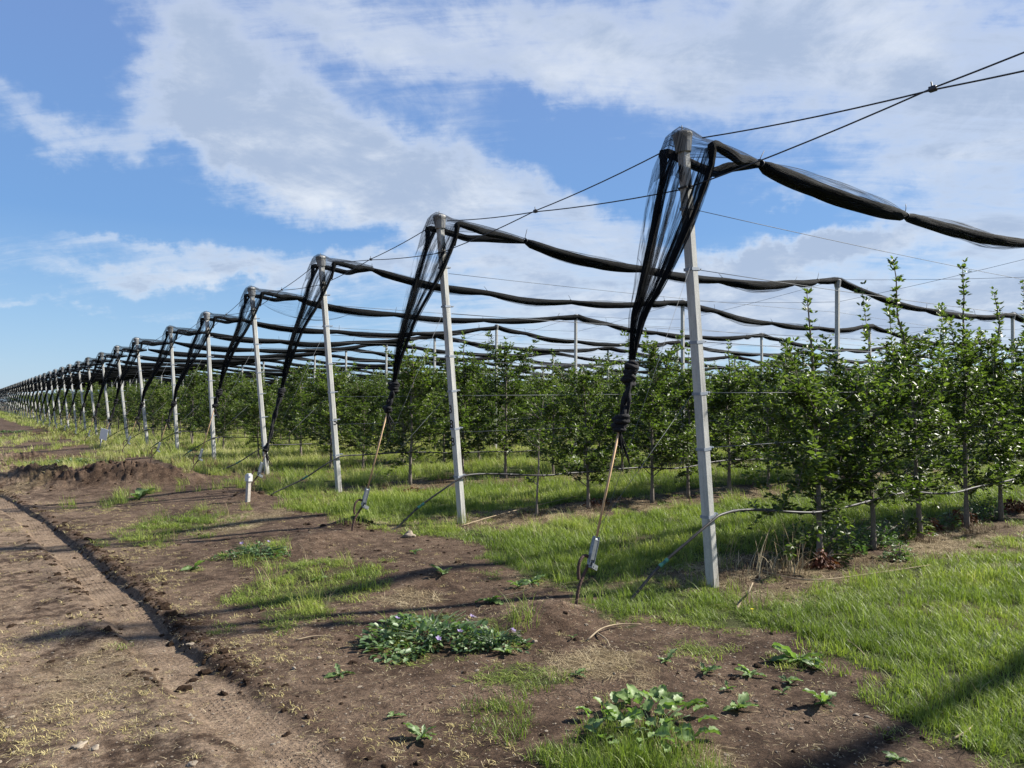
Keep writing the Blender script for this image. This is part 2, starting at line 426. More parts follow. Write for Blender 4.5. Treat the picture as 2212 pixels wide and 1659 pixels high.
def m_grass():
    m, t, out = material("grass_blade")
    a = t.add('ShaderNodeAttribute', attribute_name='tint').outputs['Fac']
    oi = t.add('ShaderNodeObjectInfo')
    big = t.noise(oi.outputs['Location'], .55, 3, .6)
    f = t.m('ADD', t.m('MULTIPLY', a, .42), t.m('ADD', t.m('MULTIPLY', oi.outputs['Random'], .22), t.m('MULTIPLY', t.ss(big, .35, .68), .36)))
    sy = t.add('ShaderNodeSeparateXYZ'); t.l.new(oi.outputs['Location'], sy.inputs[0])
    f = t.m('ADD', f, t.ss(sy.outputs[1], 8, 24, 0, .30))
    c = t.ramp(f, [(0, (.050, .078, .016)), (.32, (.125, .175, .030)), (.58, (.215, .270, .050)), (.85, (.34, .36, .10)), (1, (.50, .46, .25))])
    b = pbsdf(t, c, .5, .35)
    tr = t.add('ShaderNodeBsdfTranslucent'); t.put(tr.inputs[0], t.mix(1.0, c, (1.2, 1.35, .7, 1), blend='MULTIPLY'))
    mx = t.add('ShaderNodeMixShader'); mx.inputs[0].default_value = .38
    t.l.new(b.outputs[0], mx.inputs[1]); t.l.new(tr.outputs[0], mx.inputs[2]); t.l.new(mx.outputs[0], out.inputs[0])
    return m


M_GRASS = m_grass()


def m_straw(name, stops):
    m, t, out = material(name)
    a = t.add('ShaderNodeAttribute', attribute_name='tint').outputs['Fac']
    oi = t.add('ShaderNodeObjectInfo')
    f = t.m('ADD', t.m('MULTIPLY', a, .6), t.m('MULTIPLY', oi.outputs['Random'], .4))
    b = pbsdf(t, t.ramp(f, stops), .7, .25)
    t.l.new(b.outputs[0], out.inputs[0]); return m


M_STRAW = m_straw("straw_blade", [(0, (.14, .095, .05)), (.5, (.34, .265, .15)), (1, (.55, .47, .31))])
M_STUB = m_straw("yellow_stub", [(0, (.20, .17, .055)), (.4, (.34, .28, .11)), (1, (.55, .47, .24))])
M_BROWNWEED = m_straw("brown_weed", [(0, (.05, .028, .015)), (.5, (.12, .072, .04)), (1, (.25, .18, .095))])


def m_ground(name, road):
    m, t, out = material(name)
    geo = t.add('ShaderNodeNewGeometry'); P = geo.outputs['Position']
    at = t.add('ShaderNodeAttribute', attribute_name='cover'); sp = t.add('ShaderNodeSeparateColor'); t.l.new(at.outputs['Color'], sp.inputs[0])
    G, S, C = sp.outputs
    n1 = t.noise(P, 1.3, 5, .6, .4); n2 = t.noise(P, 9, 6, .65); n3 = t.noise(P, 55, 5, .7); n4 = t.noise(P, 230, 3, .7)
    soil = t.ramp(t.m('ADD', t.m('MULTIPLY', n1, .55), t.m('MULTIPLY', n2, .45)), [(.32, (.019, .0115, .0075)), (.44, (.042, .026, .017)), (.56, (.085, .056, .038)), (.72, (.155, .112, .080))])
    pale = t.ramp(n2, [(.3, (.125, .087, .058)), (.7, (.22, .162, .115))])
    A = at.outputs['Alpha']
    pf = t.m('MULTIPLY', C, t.ss(t.m('ADD', t.m('ADD', n1, t.m('MULTIPLY', A, .35)), t.m('MULTIPLY', t.m('SUBTRACT', n2, .5), .6)), .34, .60), clamp=True)
    c = t.mix(pf, soil, pale)
    damp = t.ss(t.noise(P, 2.6, 6, .7, .8), .50, .63)
    c = t.mix(t.m('MULTIPLY', damp, .55), c, (.028, .017, .011, 1))
    # fine crumbs and chaff
    c = t.mix(1.0, c, t.ramp(n3, [(.28, (.38, .36, .34)), (.48, (1, 1, 1)), (.70, (1.75, 1.72, 1.62))]), blend='MULTIPLY')
    vo = t.add('ShaderNodeTexVoronoi', feature='F1'); t.l.new(P, vo.inputs['Vector']); vo.inputs['Scale'].default_value = 38
    sc_ = t.add('ShaderNodeSeparateColor'); t.l.new(vo.outputs['Color'], sc_.inputs[0])
    speck = t.m('MULTIPLY', t.ss(vo.outputs['Distance'], .24, .12), t.ss(sc_.outputs[0], .78, .84), clamp=True)
    c = t.mix(t.m('MULTIPLY', speck, .8), c, (.26, .22, .16, 1))
    # dead thatch and green moss under the grass
    th = t.ramp(n3, [(.3, (.055, .038, .018)), (.7, (.15, .115, .06))])
    c = t.mix(t.m('MULTIPLY', S, .75), c, th)
    gr = t.ramp(n2, [(.3, (.022, .030, .008)), (.7, (.05, .065, .016))])
    c = t.mix(t.m('MULTIPLY', t.ss(t.m('ADD', G, t.m('MULTIPLY', t.m('SUBTRACT', n2, .5), .8)), .35, .8), .85), c, gr)
    h = t.m('ADD', t.m('MULTIPLY', n2, .6), t.m('ADD', t.m('MULTIPLY', n3, .5), t.m('MULTIPLY', n4, .25)))
    # cracks
    vc = t.add('ShaderNodeTexVoronoi', feature='DISTANCE_TO_EDGE'); t.l.new(t.vm('ADD', P, t.vm('MULTIPLY', t.noise(P, 6, 3, out=1), (.25, .25, .25))), vc.inputs['Vector']); vc.inputs['Scale'].default_value = 7
    crack = t.m('MULTIPLY', t.ss(vc.outputs['Distance'], .03, .0), t.ss(n1, .5, .62), clamp=True)
    h = t.m('SUBTRACT', h, t.m('MULTIPLY', crack, .5))
    wv = t.add('ShaderNodeTexWave', wave_type='BANDS', bands_direction='Y'); t.l.new(P, wv.inputs['Vector']); wv.inputs['Scale'].default_value = 7.5; wv.inputs['Distortion'].default_value = 4.0; wv.inputs['Detail'].default_value = 2
    wx = t.add('ShaderNodeTexWave', wave_type='BANDS', bands_direction='X'); t.l.new(P, wx.inputs['Vector']); wx.inputs['Scale'].default_value = 9; wx.inputs['Distortion'].default_value = 2.0
    trd = t.m('MULTIPLY', t.m('MULTIPLY', t.ss(wv.outputs['Fac'], .55, .8), t.ss(wx.outputs['Fac'], .3, .7)), t.m('MULTIPLY', A, t.ss(n1, .40, .55)), clamp=True)
    h = t.m('SUBTRACT', h, t.m('MULTIPLY', trd, .6))
    c = t.mix(t.m('MULTIPLY', trd, .25), c, (.035, .022, .015, 1))
    c = t.mix(t.m('MULTIPLY', crack, .5), c, (.02, .013, .009, 1))
    b = pbsdf(t, c, .92, .15, 0.0, bump(t, h, 1.0, .028))
    t.l.new(b.outputs[0], out.inputs[0]); return m


M_GROUND = m_ground("orchard_soil", False)
M_STONE = simple("pale_stone", (.24, .20, .155), .9, .1, var=.5, nscale=9, bumps=.6, bdist=.01)
M_CLOD = simple("soil_clod", (.035, .022, .014), .95, .1, var=.4, nscale=20, bumps=.8, bdist=.01)
M_BARK = simple("bark", (.16, .135, .115), .85, .2, var=.35, nscale=26, bumps=.8, bdist=.004)
M_TWIG = simple("dry_twig", (.28, .22, .145), .8, .2, var=.25, nscale=20)
M_CAP = simple("cap_plastic", (.26, .258, .248), .5, .4, var=.15, nscale=18)
M_ZINC = simple("zinc", (.22, .24, .255), .5, .5, .5, var=.25, nscale=30)
M_CLAMP = simple("clamp_steel", (.24, .27, .31), .55, .4, .2, var=.2, nscale=30)
M_CABLE = simple("steel_cable", (.045, .048, .055), .5, .5, .3, var=.2, nscale=60)
M_WIRE = simple("galvanised_wire", (.13, .14, .15), .65, .3, 0.0, var=.2)
M_REBAR = simple("rusty_bar", (.075, .045, .035), .8, .3, .1, var=.4, nscale=60, bumps=.6)
M_STRAP = simple("tan_strap", (.50, .33, .19), .7, .3, var=.2, nscale=50)
M_WHITE = simple("white_plastic", (.50, .50, .49), .5, .4, var=.08)
M_BLACK = simple("black_plastic", (.012, .012, .014), .65, .5, var=.2)
M_GREENP = simple("green_coupling", (.02, .11, .085), .35, .5, var=.2)
M_PAINT = simple("black_paint", (.015, .015, .017), .7, .3, var=.1)
M_BLUE = simple("blue_print", (.10, .16, .34), .6, .3, var=.1)


def m_hose():
    m, t, out = material("drip_hose")
    tc = t.add('ShaderNodeTexCoord').outputs['Object']
    c = t.ramp(t.noise(tc, 9, 4), [(.3, (.016, .016, .018)), (.7, (.055, .052, .05))])
    b = pbsdf(t, c, .52, .3, 0, bump(t, t.noise(tc, 60, 3), .2, .001)); t.l.new(b.outputs[0], out.inputs[0]); return m


M_HOSE = m_hose()


def m_concrete():
    m, t, out = material("post_concrete")
    tc = t.add('ShaderNodeTexCoord').outputs['Object']; oi = t.add('ShaderNodeObjectInfo')
    v = t.vm('ADD', tc, t.vm('SCALE', oi.outputs['Location'])); v.node.inputs[1].default_value = (0, 0, 0)
    off = t.add('ShaderNodeCombineXYZ'); t.put(off.inputs[0], t.m('MULTIPLY', oi.outputs['Random'], 31.0))
    v = t.vm('ADD', tc, off.outputs[0])
    n = t.noise(t.vm('MULTIPLY', v, (1, 1, .35)), 9, 6, .65); f = t.noise(v, 90, 4, .7); st = t.noise(t.vm('MULTIPLY', v, (1, 1, .12)), 22, 4, .6)
    c = t.ramp(t.m('ADD', t.m('MULTIPLY', n, .6), t.m('MULTIPLY', st, .4)), [(.3, (.31, .31, .295)), (.5, (.44, .438, .41)), (.7, (.57, .56, .52))])
    c = t.mix(1.0, c, t.ramp(f, [(.2, (.78, .78, .78)), (.55, (1, 1, 1)), (.8, (1.15, 1.15, 1.13))]), blend='MULTIPLY')
    sz = t.add('ShaderNodeSeparateXYZ'); t.l.new(tc, sz.inputs[0])
    # small pits and a soil-splashed foot
    vo = t.add('ShaderNodeTexVoronoi'); t.l.new(v, vo.inputs['Vector']); vo.inputs['Scale'].default_value = 60
    pit = t.ss(vo.outputs['Distance'], .17, .08)
    foot = t.m('MULTIPLY', t.ss(sz.outputs[2], .28, .02), t.ss(st, .42, .62), clamp=True)
    stain = t.ss(t.noise(t.vm('MULTIPLY', v, (14, 14, 1.1)), 1.0, 5, .7, .4), .56, .72)
    c = t.mix(t.m('MULTIPLY', stain, .6), c, (.20, .19, .165, 1))
    c = t.mix(t.m('MULTIPLY', foot, .8), c, (.17, .125, .085, 1))
    h = t.m('SUBTRACT', t.m('ADD', f, t.m('MULTIPLY', n, .6)), t.m('MULTIPLY', pit, .5))
    b = pbsdf(t, c, .85, .25, 0, bump(t, h, .6, .004)); t.l.new(b.outputs[0], out.inputs[0]); return m


M_CONC = m_concrete()


def m_net(name, axis_scale, dense):
    """knitted hail net: dark threads with the light between them; 'dens' says how many layers lie together"""
    m, t, out = material(name)
    at = t.add('ShaderNodeAttribute', attribute_name='dens').outputs['Fac']
    uv = t.add('ShaderNodeAttribute', attribute_name='netuv').outputs['Color']
    s1 = t.noise(t.vm('MULTIPLY', uv, axis_scale), 1.0, 4, .65, .15)
    s2 = t.noise(t.vm('MULTIPLY', uv, (axis_scale[0] * 4.2, axis_scale[1] * 3, 1)), 1.0, 3, .6)
    f = t.m('ADD', at, t.m('ADD', t.m('MULTIPLY', t.m('SUBTRACT', s1, .5), 2.0), t.m('MULTIPLY', t.m('SUBTRACT', s2, .5), 1.1)))
    al = t.ss(f, .12, .92)
    if dense: al = t.m('MAXIMUM', al, dense)
    c = t.ramp(s2, [(.35, (.003, .0035, .0045)), (.6, (.006, .007, .0075)), (.8, (.016, .019, .017))])
    h = t.m('ADD', s1, t.m('MULTIPLY', s2, .5))
    b = pbsdf(t, c, .85, .10, 0, bump(t, h, .9, .02))
    tr = t.add('ShaderNodeBsdfTransparent'); mx = t.add('ShaderNodeMixShader')
    t.l.new(al, mx.inputs[0]); t.l.new(tr.outputs[0], mx.inputs[1]); t.l.new(b.outputs[0], mx.inputs[2]); t.l.new(mx.outputs[0], out.inputs[0])
    return m


M_VEIL = m_net("net_veil", (60.0, 1.4, 1.0), 0)
M_ROLL = m_net("net_roll", (9.0, 2.2, 1.0), .86)
M_FILM = m_net("net_film", (14.0, 1.2, 1.0), 0)
M_KNOT = simple("bunched_net", (.012, .012, .014), .8, .25, var=.5, nscale=40, bumps=1.0, bdist=.012)

# ------------------------------------------------------------------ ground and road
def axis(parts):
    out = [np.arange(a, b, s) for a, b, s in parts]
    return np.concatenate(out)


gx = np.concatenate([[-900, -400, -150, -60, -30, -18], axis([(-12, -4, .5), (-4, -1.5, .12), (-1.5, .3, .032), (.3, 1.9, .016), (1.9, 5.6, .032), (5.6, 9, .06), (9, 20, .25), (20, 60, 1.2), (60, 200, 8)]), [200, 260, 400, 900]])
gy = np.concatenate([[-900, -400, -150, -60, -20], axis([(-8, 0, .4), (0, 1.2, .1), (1.2, 9.5, .032), (9.5, 14, .05), (14, 22, .08), (22, 40, .25), (40, 120, 1.2), (120, 300, 8)]), [300, 420, 700, 1500]])
GX, GY = np.meshgrid(gx, gy); gxx, gyy = GX.ravel(), GY.ravel()
gz = ground_z(gxx, gyy)
g_, s_ = cover(gxx, gyy)
rc = np.interp(gyy, RUTC[:, 0], RUTC[:, 1])
comp = np.clip(.55 * sstep(-(gxx), -2.6, -.5) + 1.5 * np.exp(-((gxx - rc) / .17) ** 6) + .8 * np.exp(-((gxx - .55) / .5) ** 2) + .25 * fbm(gxx * .9, gyy * .9, 3), 0, 1)
comp = comp * (1 - .8 * np.exp(-((gxx - rc - .24) / .10) ** 2)) * (1 - .8 * sstep(gz, .12, .25))
cov = np.stack([g_, s_, comp, np.exp(-((gxx - rc) / .15) ** 6)], 1)
nx, ny = len(gx), len(gy)
ii = (np.arange(ny - 1)[:, None] * nx + np.arange(nx - 1)[None]).ravel()
Q = np.stack([ii, ii + 1, ii + nx + 1, ii + nx], 1)
cx_ = gxx[ii]; cy_ = gyy[ii]
road = (cx_ < 2.05 + (fbm(cx_ * 0 + 3, cy_ * .5, 2) - .5) * .8 - np.clip((cy_ - 12) * .04, 0, 6)) & (cx_ > -8)


def sub_mesh(name, sel):
    q = Q[sel]; used = np.unique(q); mp = np.full(len(gxx), -1); mp[used] = np.arange(len(used))
    me = new_mesh(name, np.stack([gxx, gyy, gz], 1)[used], [mp[q]], M_GROUND, True, {'cover': cov[used]})
    return obj(name, me, kind='structure')


sub_mesh('ground', ~road); sub_mesh('dirt_road', road)

# ------------------------------------------------------------------ concrete posts
ORD = ['nearest', 'second', 'third', 'fourth', 'fifth', 'sixth', 'seventh', 'eighth', 'ninth', 'tenth', 'eleventh', 'twelfth']
POSTH = [4.02, 4.11, 4.19, 4.11, 3.97, 3.93, 3.95, 3.93, 3.92, 3.92] + [3.93] * NR
POSTY = [4.27, 8.44, 12.52, 16.45, 20.75, 25.0, 29.7, 33.8, 38.2, 42.6]
POSTY = POSTY + [42.6 + 4.168 * (i + 1) for i in range(NR - 10)]
random.seed(4)


def shaft_mesh(h, w=.046, w2=.043):
    b = .012; mb = MB()
    def ring(hx): return [(-hx + b, -hx), (hx - b, -hx), (hx, -hx + b), (hx, hx - b), (hx - b, hx), (-hx + b, hx), (-hx, hx - b), (-hx, -hx + b)]
    zs = np.linspace(-.35, h, 14)
    V = [(x, y, z) for z in zs for x, y in ring(w + (w2 - w) * max(z, 0) / h)]
    Qs = [(k * 8 + i, k * 8 + (i + 1) % 8, k * 8 + 8 + (i + 1) % 8, k * 8 + 8 + i) for k in range(13) for i in range(8)]
    mb.add(V, [np.array(Qs), np.array([tuple(range(13 * 8, 14 * 8))])])
    return mb.mesh('concrete_shaft', M_CONC, False)


def cap_mesh():
    mb = MB(); n = 16; V = []; zs = [(-.155, .060), (-.150, .066), (-.03, .083), (0, .090), (.012, .088), (.026, .070), (.036, .035), (.040, .004)]
    for z, r in zs:
        for i in range(n):
            a = 2 * math.pi * i / n; k = 1 + (.05 if i % 2 and z < 0 else 0)
            V.append((r * k * math.cos(a), r * k * math.sin(a), z))
    Qs = [(k * n + i, k * n + (i + 1) % n, k * n + n + (i + 1) % n, k * n + n + i) for k in range(len(zs) - 1) for i in range(n)]
    mb.add(V, [np.array(Qs)]); mb.tube([(0, 0, .03), (0, 0, .085)], .005, 5)
    return mb.mesh('post_cap', M_CAP, False)


def band_mesh(w, ear=True):
    mb = MB(); t_ = .003; h = .013; o = w + t_
    for s in (-1, 1):
        mb.box((0, s * (w + t_ * .6), 0), (o, t_ * .5, h)); mb.box((s * (w + t_ * .6), 0, 0), (t_ * .5, w + t_ * .1, h))
    if ear:
        for s in (-1, 1): mb.box((w + .042, -.008 * s + .02, 0), (.042, .0018, h * .8))
        mb.tube([(w + .055, -.01, 0), (w + .055, .05, 0)], .007, 6); mb.tube([(w + .078, -.012, 0), (w + .078, .045, 0)], .009, 6)
        mb.tube([(w + .058, .03, -.004), (w + .075, .03, 0), (w + .09, .03, .002)], .004, 5)
    return mb.mesh('clamp_band', M_CLAMP, False)


def cband_mesh(w):
    mb = MB(); V = []
    mb.box((0, 0, 0), (w + .004, w + .004, .008)); mb.tube([(-w - .008, -w, .004), (-w - .008, w, .004)], .007, 5)
    for s in (-1, 1): mb.box((0, s * (w + .012), 0), (.014, .012, .012))
    return mb.mesh('cable_clamp', M_CABLE, False)


SH_END = shaft_mesh(4.0); SH_INT = shaft_mesh(4.25); CAPM = cap_mesh(); BANDM = band_mesh(.0455); CBANDM = cband_mesh(.045)
BANDZ = [3.40, 2.86, 2.21, 1.75, 1.25, .64]


def number_mesh(ch, size, mat=None):
    cu = bpy.data.curves.new('num', 'FONT'); cu.body = ch; cu.size = size; cu.extrude = .0008; cu.align_x = 'CENTER'
    cu.offset = .0015; cu.resolution_u = 4
    o = bpy.data.objects.new('num', cu); me = bpy.data.meshes.new_from_object(o); me.name = 'number'
    bpy.data.objects.remove(o); me.materials.clear(); me.materials.append(mat or M_PAINT); return me


def end_post_label(n):
    ex = {0: 'nearest concrete end post, large and whitish, hose wrapped at its foot', 1: 'leaning concrete end post stencilled 3 8 8 on its left face',
          2: 'leaning concrete end post just left of the post stencilled 3 8 8', 3: 'leaning concrete end post behind the small white-capped stake'}
    if n in ex: return ex[n]
    if n < 12: return f'{ORD[n]} leaning concrete end post counted from the right, beside the dirt road'
    return 'small leaning concrete end post in the crowded distance at far left'


for n in range(-1, NR):
    y = POSTY[n] if n >= 0 else Y0 - SP
    h = POSTH[n] if n >= 0 else 4.0
    s = .40 if n < 4 else (.27 if n in (4, 5) else .45)
    s += random.uniform(-.03, .03) if n > 5 else 0
    zb = float(ground_z(X0, y, False))
    if n == -1: lab = 'concrete end post just outside the right edge of the picture'
    else: lab = end_post_label(n)
    r = thing('end_post', lab, 'post', (X0, y, zb), (random.uniform(-.010, .010) if n > 0 else 0, -math.atan2(s, h), [0, .14][n] if n in (0, 1) else .08 + random.uniform(-.06, .06)), 'leaning end posts along the road')
    L = math.hypot(s, h)
    obj('concrete_shaft', SH_END, r, scl=(1, 1, L / 4.0))
    obj('post_cap', CAPM, r, (0, 0, L + .005), scl=(1.0, 1.0, 1))
    if n < 16:
        for z in BANDZ: obj('clamp_band', BANDM, r, (0, 0, z * L / 4.04 + random.uniform(-.02, .02) * (n != 0)))
        obj('cable_clamp', CBANDM, r, (0, 0, 3.58 * L / 4.04))
    if n == 1:
        for ch, z in (('3', 1.56), ('8', 1.36), ('8', 1.12)):
            obj('number', number_mesh(ch, .16), r, (-.0475, .012, z - .055), (math.pi / 2, 0, -math.pi / 2))
    if n == 2:
        obj('number', number_mesh('5', .16), r, (.01, -.0475, 1.22), (math.pi / 2, 0, 0))

# interior posts
cnt = 0
for n in range(-1, 26):
    y = Y0 + SP * n
    kmax = 1 if n < 0 else int(min(12, (y * 3.2 + 6 - X0) / XS + .5))
    for k in range(1, kmax + 1):
        if cnt >= 255: break
        x = X0 + XS * k - (.1 if k else 0)
        if k > 1 and math.hypot(x, y) > 115: continue
        ht = 4.28 + random.uniform(-.03, .03)
        if n in (1,) and k == 1: lab = 'tall upright concrete post rising above the trees left of the tallest leafy shoots'
        elif k == 1 and 1 < n < 10: lab = f'upright inner concrete post, first one in the {ORD[n]} orchard row'
        elif n < 0: lab = 'upright inner concrete post outside the right edge'
        elif n < 10: lab = f'upright inner concrete post farther back in the {ORD[n]} orchard row'
        else: lab = 'thin distant inner concrete post poking above the tree tops'
        r = thing('inner_post', lab, 'post', (x, y, float(ground_z(x, y, False))), (random.uniform(-.01, .01), random.uniform(-.01, .01), 0), 'inner posts carrying the net')
        obj('concrete_shaft', SH_INT, r, scl=(.92, .92, ht / 4.25)); obj('post_cap', CAPM, r, (0, 0, ht + .005), scl=(.85, .85, .9))
        cnt += 1

# ------------------------------------------------------------------ hail nets
def post_top(n):
    s = .40 if n < 4 else (.27 if n in (4, 5) else .45)
    y = POSTY[n] if n >= 0 else Y0 - SP; h = POSTH[n] if n >= 0 else 4.0
    return X0 - s, y, h + float(ground_z(X0, y, False))


def roll_path(n, rs, xlim, step):
    """ties and the height of the furled net along the row"""
    y = Y0 + SP * n; tx, ty, tz = post_top(n)
    ties = [6.16 + rs.uniform(-.1, .1) * (n > 0)]
    if n == 0: ties += [9.1, 13.2]
    if n == 1: ties = [6.5, 8.95, 11.05]
    k = 1; x = ties[-1]
    while x < xlim:
        px = X0 + XS * k
        if x < px - .9:
            while x < px - 3.2: x += rs.uniform(2.2, 2.9); ties.append(x)
            ties.append(px - .8)
        ties.append(px + 1.2); x = px + 1.2; k += 1
    ties = [q for q in ties if q < xlim]
    xs = np.arange(ties[0], xlim, step)
    def hz(x):
        k = np.floor((x - X0) / XS); f = (x - X0) / XS - k
        sag = .40 * (4 * f * (1 - f)) ** .8
        hi = np.where((k == 0) & (f < .5), tz - .02 + (4.37 - tz) * f, 4.37)
        hi = np.where((k == 0), (tz + .03) + (4.37 - tz - .03) * f ** 1.6, 4.37)
        sg = np.where(k == 0, (.18 if n == 0 else .33) * (4 * f * (1 - f)) ** .9, .36 * (4 * f * (1 - f)) ** .8)
        return hi - sg
    return y, ties, xs, hz


def make_roll(n, parent, xlim, step, sides, detail):
    rs = random.Random(100 + n)
    y, ties, xs, hz = roll_path(n, rs, xlim, step)
    tx, ty, tz = post_top(n)
    T = np.array(ties)
    seg = np.clip(np.searchsorted(T, xs) - 1, 0, len(T) - 1)
    nxt = np.append(T[1:], T[-1] + 2.6)
    f = np.clip((xs - T[seg]) / (nxt[seg] - T[seg]), 0, 1)
    fat = np.array([rs.uniform(.072, .105) for _ in T])
    fat *= 1.12
    if n == 0: fat[0] = .125; fat[1] = .11; fat[2] = .10
    sh = np.array([rs.uniform(-.25, .25) for _ in T])
    r = (.036 + fat[seg] * (.60 if n < 1 else .54) * np.sin(np.pi * f) ** .24) * (1 + (.16 if n > 0 else 0) + .06 * min(max(n - 2, 0), 9))
    wz = .06 * np.sin(np.pi * f) * np.array([rs.uniform(.3, 1) for _ in T])[seg]
    P = np.stack([xs, y + sh[seg] * .12 * np.sin(np.pi * f), hz(xs) - wz - r * .3], 1)
    ph = rs.uniform(0, 6)
    def wob(i, a): return (1 - .28 * np.abs(np.sin(a))) * (1 + .10 * np.sin(3 * a + xs[i] * 1.7 + ph) + .05 * np.sin(7 * a + xs[i] * 5))
    V, Fs = tube(P, r, sides, True, wob)
    u = np.tile(np.arange(sides) / sides, len(P)); u = np.abs(u * 2 - 1)
    uvs = np.stack([u, np.repeat(xs, sides) * .5, np.zeros(len(u)), np.ones(len(u))], 1)
    core = new_mesh('net_roll', V, Fs, M_ROLL, True, {'dens': np.full(len(V), .9), 'netuv': uvs})
    obj('net_roll', core, parent)
    if detail:
        r2 = .022 + (fat[seg] * 1.05) * np.sin(np.pi * f) ** .6
        P2 = P + np.stack([0 * xs, 0 * xs, (vnoise(xs * .5 + n * 7, xs * 0) - .5) * .12 * np.sin(np.pi * f)], 1)
        V, Fs = tube(P2, r2, sides, True, wob)
        film = new_mesh('net_film', V, Fs, M_FILM, True, {'dens': np.full(len(V), .40), 'netuv': uvs})
        obj('net_film', film, parent)
        for k, q in enumerate(ties[:9]):
            zc = float(hz(np.array([q]))[0]); mb = MB()
            mb.tube(spline([(0, -.03, -.04), (.012, -.045, .0), (0, 0, .04), (-.01, .04, 0), (0, .02, -.04)], 12), .007, 5)
            tl = rs.uniform(.10, .2); b = rs.uniform(-.08, .12)
            mb.tube(spline([(0, 0, .03), (b * .4, 0, tl * .6), (b, .02, tl)], 6), [.005] * 5 + [.002], 4)
            obj('net_clip', mb.mesh('net_clip', M_BLACK), parent, (q, y, zc - .01))
    return ties[0], float(hz(np.array([ties[0]]))[0])


KN = {0: (1.93, 1.40), 1: (1.88, 1.50), 2: (1.80, .74), 3: (1.80, 1.42), 4: (1.60, 1.06), 5: (1.55, 1.05)}


